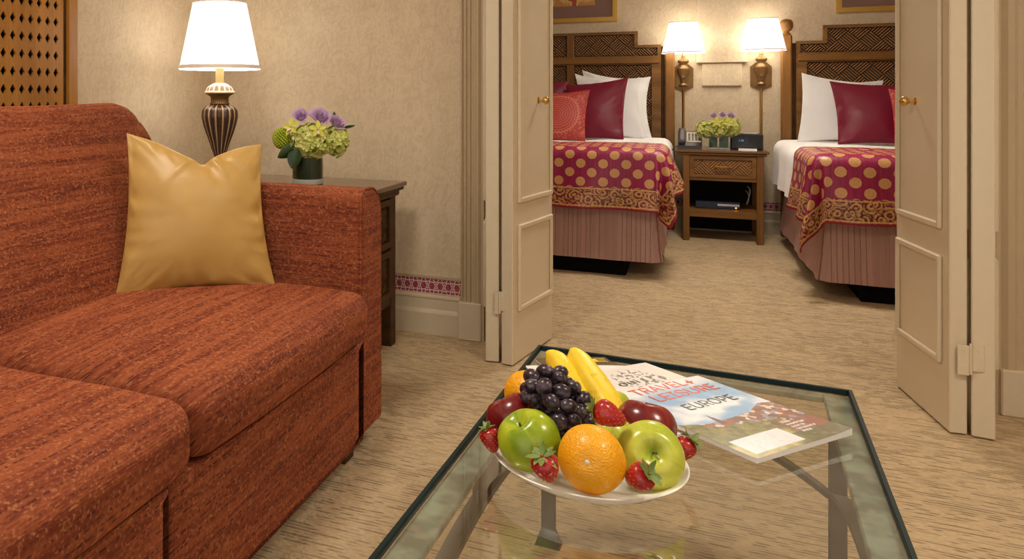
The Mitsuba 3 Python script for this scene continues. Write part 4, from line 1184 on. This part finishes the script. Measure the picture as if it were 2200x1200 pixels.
def bed(label, edge, sx, foot, sheet, spread):
    t = thing('bed', label, 'bed')
    far = edge - sx * 1.38
    lo, hi = min(edge, far), max(edge, far)
    g = rounded(hi - lo - 0.10, 6.60 - foot - 0.06, 0.36, 0.05, 12); g.apply_translation([(lo + hi) / 2, (6.60 + foot + 0.04) / 2, 0.500])
    add('mattress', g, M_WHITE, t, smooth=True)
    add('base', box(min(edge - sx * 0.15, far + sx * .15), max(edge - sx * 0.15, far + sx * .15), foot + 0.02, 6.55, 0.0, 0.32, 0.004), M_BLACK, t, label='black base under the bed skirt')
    m, uv = drape(edge - sx * 0.01, sx, foot + 0.03, 0.694, -1.36, sheet[0], -(6.55 - foot), 0.015, sheet[1], math.radians(8), 0.07, 0.010, 60, 80, 0.0, 0.02, seed=2)
    add('duvet', m, M_WHITE, t, smooth=True, label='smooth white duvet')
    # skirt: one strip round the foot corner
    P = []
    xs = np.linspace(far, edge - sx * 0.015, 70); ys = np.linspace(foot + 0.01, 6.4, 70)
    path = [(x, foot, (0, -1)) for x in xs] + [(edge, y, (sx, 0)) for y in ys]
    acc = 0; V, UV = [], []; nz = 7
    for i, (x, y, n) in enumerate(path):
        if i: acc += math.hypot(x - path[i - 1][0], y - path[i - 1][1])
        for j in range(nz):
            s = j / (nz - 1); z = 0.47 - s * (0.47 - 0.092)
            o = 0.035 * s ** 1.5 + 0.003 * s * math.sin(acc * 23) + 0.006 * s * math.sin(acc * 7)
            V.append((x + n[0] * o, y + n[1] * o, z)); UV.append((acc, s))
    f = grid_faces(len(path), nz)
    sk = trimesh.Trimesh(np.array(V), f if sx < 0 else f, process=False); sk, UV = thicken(sk, np.array(UV), 0.004)
    add('skirt', sk, M_SKIRT, t, smooth=True, uv=UV, label='mauve striped bed skirt')
    m, uv = drape(edge, sx, foot - 0.005, 0.706, -1.30, spread[0], -spread[2], spread[1], spread[3], spread[4], 0.06, 0.018, 110, 90, 0.012, 0.012, seed=spread[5])
    m, uv = thicken(m, uv)
    add('bedspread', m, M_BEDSPREAD, smooth=True, uv=uv, label=spread[6], cat='bedspread')
    return t


bed('twin bed with white duvet at left beyond the folding doors', -0.155, 1, 4.800, (0.27, math.radians(5)),
    (0.27, 0.375, 0.46, math.radians(19), math.radians(2), 0, 'magenta bedspread with gold medallions across foot of bed at left'))
bed('twin bed with white duvet at right beyond the folding doors', 0.615, -1, 4.680, (0.33, math.radians(4)),
    (0.36, 0.365, 0.60, math.radians(6), math.radians(1), 2, 'magenta bedspread with gold medallions across foot of bed at right'))


def bed_pillow(name, label, m, px, Y0, Y1, thick, cat='pillow', pinch=0.04, seed=0, wr=0.006, chop=None, zb=None):
    """px: the photograph's corners bottom left, bottom right, top right, top left; bottom edge at Y0, top edge leaning back to Y1."""
    C = []
    for (x, y), Y in zip(px, (Y0, Y0, Y1, Y1)):
        q = (x - CX) / FPX; C.append(at(x, y, Y / (q * sn + cs)))
    g, u = pillow(*C, thick, 36, pinch, chop, wr, seed)
    add(name, g, m, smooth=True, uv=u, label=label, cat=cat)


bed_pillow('pillow', 'white pillow on bed at left, nearer the headboard', M_WHITE, ((1255, 298), (1402, 300), (1399, 164), (1250, 150)), 6.44, 6.57, 0.11, seed=1, pinch=0.075, wr=0.010)
bed_pillow('pillow', 'white pillow on bed at left, just behind the burgundy cushion', M_WHITE, ((1235, 300), (1389, 301), (1376, 166), (1235, 158)), 6.28, 6.44, 0.12, seed=2, pinch=0.07, wr=0.010)
bed_pillow('cushion', 'burgundy satin cushion on bed at left, half hidden behind the coral cushion', M_BURG, ((1070, 298), (1225, 300), (1222, 172), (1080, 180)), 6.16, 6.33, 0.14, cat='cushion', seed=3)
bed_pillow('cushion', 'large burgundy satin cushion leaning on white pillows at left', M_BURG, ((1215, 300), (1340, 301), (1350, 166), (1216, 182)), 6.05, 6.24, 0.15, cat='cushion', seed=4)
bed_pillow('cushion', 'coral embroidered cushion with round motif on bed at left', M_CORAL, ((1135, 303), (1258, 304), (1268, 192), (1140, 200)), 5.88, 6.02, 0.12, cat='cushion', seed=5)
bed_pillow('pillow', 'white pillow on bed at right, nearer the headboard', M_WHITE, ((1722, 300), (1900, 300), (1898, 172), (1723, 176)), 6.43, 6.57, 0.11, seed=6)
bed_pillow('pillow', 'white pillow on bed at right, just behind the burgundy cushion', M_WHITE, ((1712, 306), (1880, 306), (1870, 178), (1722, 156)), 6.26, 6.43, 0.12, seed=7)
bed_pillow('cushion', 'large burgundy satin cushion leaning on white pillows at right', M_BURG, ((1800, 311), (1960, 312), (1955, 182), (1782, 174)), 6.02, 6.22, 0.15, cat='cushion', seed=8)
bed_pillow('cushion', 'coral cushion peeking from behind the right door', M_CORAL, ((1921, 315), (2050, 318), (2045, 200), (1908, 190)), 5.85, 6.0, 0.12, cat='cushion', seed=9)


# ------------------------------------------------------------------ wall lamps
def sconce(label, x, z_off, rs):
    t = thing('wall_lamp', label, 'wall lamp')
    yb = YB
    hexp = sg.Polygon([(-.068, -.080), (0, -.116), (.068, -.080), (.068, .062), (.034, .092), (-.034, .092), (-.068, .062)])
    to = frame_mat([x, yb, 1.150 + z_off], [1, 0, 0], [0, 0, 1], [0, -1, 0])
    add('back_plate', cat_([prism(hexp, 0.014, to), prism(hexp.buffer(-0.012), 0.022, to)]), M_BRONZE, t)
    pr = [(.030, -.072), (.034, -.064), (.022, -.056), (.016, -.046), (.024, -.040), (.018, -.032), (.024, -.018), (.040, .018), (.048, .050), (.046, .066), (.030, .078), (.026, .092), (.036, .104), (.042, .114), (.036, .124), (.016, .130), (.014, .150), (.008, .156)]
    g = lathe(pr, 60, lambda a, i: 1 - 0.05 * abs(math.cos(a * 7)) * (6 <= i <= 10)); g.apply_scale([0.94, 0.66, 1]); g.apply_translation([x, yb - 0.040, 1.150 + z_off])
    add('urn', g, M_BRONZE, t, smooth=True)
    add('arm', bar((x, yb, 1.150 + z_off), (x, yb - 0.07, 1.150 + z_off), 0.02, 0.02), M_BRONZE, t)
    add('socket', xf(lathe([(.008, 1.300), (.010, 1.302), (.010, 1.345), (.006, 1.35), (.006, 1.40)], 16), trimesh.transformations.translation_matrix([x, yb - .045, z_off])), M_BRASS, t)
    add('bulb', xf(lathe([(.008, 1.380), (.020, 1.41), (.024, 1.43), (.016, 1.452), (0, 1.458)], 20), trimesh.transformations.translation_matrix([x, yb - .045, z_off])), M_WHITE, t, smooth=True)
    shade(t, (x, yb - 0.165 + 0.0), 1.318 + z_off, 1.548 + z_off, rs, rs * 0.66, SHADE_BED, 0.006)
    add('spider', cat_([bar((x, yb - .165, 1.40 + z_off), (x + rs * .8 * math.cos(q), yb - .165 + rs * .8 * math.sin(q), 1.40 + z_off), .003, .003) for q in (.5, 2.6, 4.7)] + [bar((x, yb - .045, 1.345 + z_off), (x, yb - .168, 1.40 + z_off), .005, .005)]), M_BRASS, t)
    add('cord_tube', xf(lathe([(.009, .66), (.009, 1.055 + z_off)], 12), trimesh.transformations.translation_matrix([x, yb - 0.012, 0])), M_BRASS, t, smooth=30, label='brass cord tube')


sconce('wall lamp with white shade and bronze urn, beside the bed at left', -0.022, 0.0, 0.147)
sconce('wall lamp with white shade and bronze urn, beside the bed at right', 0.490, 0.006, 0.146)


# ------------------------------------------------------------------ nightstand
t = thing('nightstand', 'brown wooden nightstand with carved drawer between the two beds', 'nightstand')
NX0, NX1, NY0, NY1 = -0.023, 0.468, 6.195, 6.68
add('top', cat_([box(NX0 - 0.048, NX1 + 0.032, NY0 - 0.02, NY1 + 0.01, 0.612, 0.627, 0.003), box(NX0 - 0.028, NX1 + 0.018, NY0 - 0.010, NY1, 0.594, 0.613, 0.005)]), M_HEAD, t)
add('top_panel', box(NX0 - 0.035, NX1 + 0.02, NY0 - 0.01, NY1, 0.6265, 0.630), M_TOPWOOD, t)
for x in (NX0, NX1 - 0.042):
    for y in (NY0, NY1 - 0.042): add('leg', box(x, x + 0.042, y, y + 0.042, 0, 0.596, 0.003), M_HEADV, t)
add('case', cat_([box(NX0 + .04, NX1 - .04, NY0 + .02, NY1 - .01, 0.425, 0.595), box(NX0 + .01, NX0 + .02, NY0 + .04, NY1 - .04, 0.425, .595), box(NX1 - .02, NX1 - .01, NY0 + .04, NY1 - .04, .425, .595)]), M_HEAD, t)
add('back_panel', box(NX0 + .04, NX1 - .04, NY1 - .02, NY1 - .012, 0.02, .43), M_BACKING, t)
add('rail', box(NX0 + .04, NX1 - .04, NY0 + .004, NY0 + .03, 0.418, .436, .002), M_HEAD, t)
k = add('drawer', prism(sg.box(NX0 + .044, .440, NX1 - .044, .588).difference(sg.box(NX0 + .068, .462, NX1 - .068, .566)), .020, frame_mat([0, NY0 + .022, 0], [1, 0, 0], [0, 0, 1], [0, -1, 0])), M_HEAD, t)
for b in slat_blocks([(NX0 + .070, .464, NX1 - .070, .564)], 0.088, 6, 0.010, (0.222, 0.425)):
    add('slat_block', xf(b, frame_mat([0, NY0 + .019, 0], [1, 0, 0], [0, 0, 1], [0, -1, 0])), M_SLAT, k)
hx = (NX0 + NX1) / 2
add('handle', cat_([tube(spline([(hx - .05, NY0 - .018, .517), (hx, NY0 - .024, .519), (hx + .05, NY0 - .018, .517)], 10), .006, 8), bar((hx - .04, NY0 + .01, .517), (hx - .04, NY0 - .02, .517), .008, .008), bar((hx + .04, NY0 + .01, .517), (hx + .04, NY0 - .02, .517), .008, .008)]), M_BRASS, k)
add('shelf', box(NX0 + .03, NX1 - .03, NY0 + .006, NY1 - .01, 0.165, 0.215, .003), M_HEAD, t)


def on_ns(px, Y=6.40): return y_plane(px, Y)


def y_plane(px, Y): q = (px - CX) / FPX; d = Y / (q * sn + cs); return q * d * cs - d * sn


# box on the shelf
t = thing('media_box', 'dark blue media box with orange light on the nightstand shelf', 'device')
x0, x1 = y_plane(1494, 6.3), y_plane(1590, 6.3)
add('body', box(x0, x1, 6.30, 6.52, 0.2155, 0.266, 0.004), M_NAVY, t)
add('front_strip', box((x0 + x1) / 2, x1 - .004, 6.297, 6.301, .237, .252), M_SILVER, t)
lk = add('indicator_light', box(x1 - .030, x1 - .020, 6.295, 6.299, .224, .232), M_ORANGE, t, label='small orange light')
scene[lk]['bsdf'] = {'type': 'ref', 'id': M_INKYEL}; scene[lk]['emitter'] = {'type': 'area', 'radiance': rgb(3.0, 0.7, 0.1)}
cord = [(0.385, 6.60, .32), (0.40, 6.55, .26), (0.385, 6.5, .235), (0.40, 6.47, .30), (0.39, 6.5, .36)]
add('cable', tube(spline(cord, 24), .005, 6), M_LABEL, smooth=True, label='loose pale cable at right on the nightstand shelf', cat='cable')

# telephone
t = thing('telephone', 'grey desk telephone with white number pad on left of the nightstand', 'telephone')
x0, x1 = y_plane(1456, 6.36), y_plane(1508, 6.36); ZN = 0.630
bodyp = sg.Polygon([(6.30, ZN), (6.50, ZN), (6.50, ZN + .115), (6.47, ZN + .118), (6.30, ZN + .022)])
add('body', prism(bodyp, x1 - x0, frame_mat([x0, 0, 0], [0, 1, 0], [0, 0, 1], [1, 0, 0])), M_PHONE, t)
ang = math.atan2(.096, .17); nrm = np.array([0, -math.sin(ang), math.cos(ang)]); al = np.array([0, math.cos(ang), math.sin(ang)])
fm = frame_mat(np.array([x0 + .058, 6.30, ZN + .022]), [1, 0, 0], al, nrm)
add('keypad', xf(box(0, x1 - x0 - .064, .045, .175, 0, .004, .001), fm), M_LABEL, t)
for i in range(4):
    for j in range(3):
        add('key', xf(box(.010 + i * .022, .024 + i * .022, .062 + j * .034, .088 + j * .034, .004, .007), fm), M_PHONE, t)
add('handset', xf(rounded(.046, .185, .034, .014, 10), fm @ trimesh.transformations.translation_matrix([-.030, .098, .020])), M_PHONE, t, smooth=True)
add('cord', tube(spline([(x0 + .02, 6.31, ZN + .02), (x0 - .02, 6.28, ZN + .01), (x0 - .052, 6.27, .56), (x0 - .052, 6.30, .40), (x0 - .050, 6.5, .3)], 24), .003, 6), M_PHONE, t, smooth=True)

# clock radio
t = thing('clock_radio', 'black clock radio with blue display on right of the nightstand', 'clock')
x0, x1 = y_plane(1570, 6.38), y_plane(1640, 6.38)
add('body', box(x0, x1, 6.38, 6.52, ZN, .738, .006), M_DEVICE, t)
lk = add('display', box(x0 + .020, x0 + .110, 6.377, 6.381, .672, .715), M_NAVY, t)
g = cat_([box(.004, .010, .004, .016, 0, .001), box(.018, .034, .003, .018, 0, .001)])
lk = add('display_glow', xf(g, frame_mat([x0 + .046, 6.3765, .682], [1, 0, 0], [0, 0, 1], [0, -1, 0])), M_NAVY, t)
scene[lk]['emitter'] = {'type': 'area', 'radiance': rgb(.04, .09, .12)}
add('dock', box(x0 + .08, x1 - .03, 6.40, 6.50, .738, .743, .002), M_SILVER, t)
add('aerial', tube(spline([(x0 + .055, 6.46, .738), (x0 + .056, 6.46, .785), (x0 + .050, 6.46, .796), (x0 + .038, 6.46, .796)], 12), .003, 6), M_DEVICE, t, smooth=True)
add('note_card', hull([(y_plane(1586, 6.25), 6.22, .6305), (y_plane(1626, 6.25), 6.22, .6305), (y_plane(1586, 6.25), 6.30, .6305), (y_plane(1626, 6.25), 6.30, .6305), (y_plane(1586, 6.25), 6.24, .645), (y_plane(1626, 6.25), 6.24, .645)]), M_SILVER, label='small pale card standing before the clock radio', cat='card')

# flowers on the nightstand
for (a, b, lab) in ((1522, 1543, 'left small square glass vase under the nightstand flowers'), (1544, 1567, 'right small square glass vase under the nightstand flowers')):
    x0, x1 = y_plane(a, 6.32), y_plane(b, 6.32)
    t = thing('vase', lab, 'vase')
    add('water', box(x0 + .005, x1 - .005, 6.325, 6.325 + x1 - x0 - .01, ZN + .012, .722, .002), M_VASEPALE, t)
    add('glass', box(x0, x1, 6.32, 6.32 + x1 - x0, ZN + .0005, .735), 'm_glass', t)
    add('base_slab', box(x0 + .003, x1 - .003, 6.323, 6.32 + x1 - x0 - .003, ZN + .001, ZN + .011, .001), M_BAND, t)
dN = lambda px, Y: Y / ((px - CX) / FPX * sn + cs)
Q = lambda px, py, Y=6.35: at(px, py, dN(px, Y))
hydrangea('pale green hydrangea head at left of the nightstand flowers', Q(1517, 278), (.068, .062, .055), 90, scale=1.15, singly=False, seed=5)
hydrangea('pale green hydrangea head at the middle of the nightstand flowers', Q(1543, 276, 6.32), (.066, .060, .056), 90, scale=1.15, singly=False, seed=6)
hydrangea('pale green hydrangea head at right of the nightstand flowers', Q(1570, 272), (.062, .060, .062), 90, scale=1.15, singly=False, seed=7)
rose('lilac bloom at left on top of the nightstand flowers', Q(1534, 248, 6.36), .030, (0, -.4, 1), seed=5)
rose('small lilac bloom at the middle top of the nightstand flowers', Q(1553, 246, 6.40), .028, (.1, -.4, 1), seed=9)
rose('lilac bloom at right on top of the nightstand flowers', Q(1571, 248, 6.36), .032, (.2, -.4, 1), seed=6)
orchid('cream and green orchid at middle of the nightstand flowers', Q(1540, 262, 6.25), .040, (0, -1, .2))
orchid('cream and green orchid at right of the nightstand flowers', Q(1566, 264, 6.26), .040, (.1, -1, .2), spin=.4)


# ------------------------------------------------------------------ pictures
def picture(label, x0, x1, z0, z1, art):
    t = thing('picture', label, 'picture'); to = frame_mat([0, YB, 0], [1, 0, 0], [0, 0, 1], [0, -1, 0])
    w = 0.034
    o, i1, i2 = sg.box(x0, z0, x1, z1), sg.box(x0 + w * .6, z0 + w * .6, x1 - w * .6, z1 - w * .6), sg.box(x0 + w, z0 + w, x1 - w, z1 - w)
    add('frame', cat_([prism(o.difference(i1), .030, to), prism(i1.difference(i2), .020, to)]), M_GILT, t, label='gilt frame')
    add('mount', prism(i2, .008, to), M_MAT, t)
    add('artwork', prism(sg.box(art[0], art[2], art[1], art[3]), .010, to), M_ART, t, label='warm abstract artwork')


picture('gilt framed picture above the bed at left', -1.17, -0.490, 1.592, 2.16, (-1.04, -0.655, 1.722, 2.03))
picture('gilt framed picture above the bed at right', 0.952, 1.632, 1.590, 2.16, (1.09, 1.49, 1.76, 2.03))
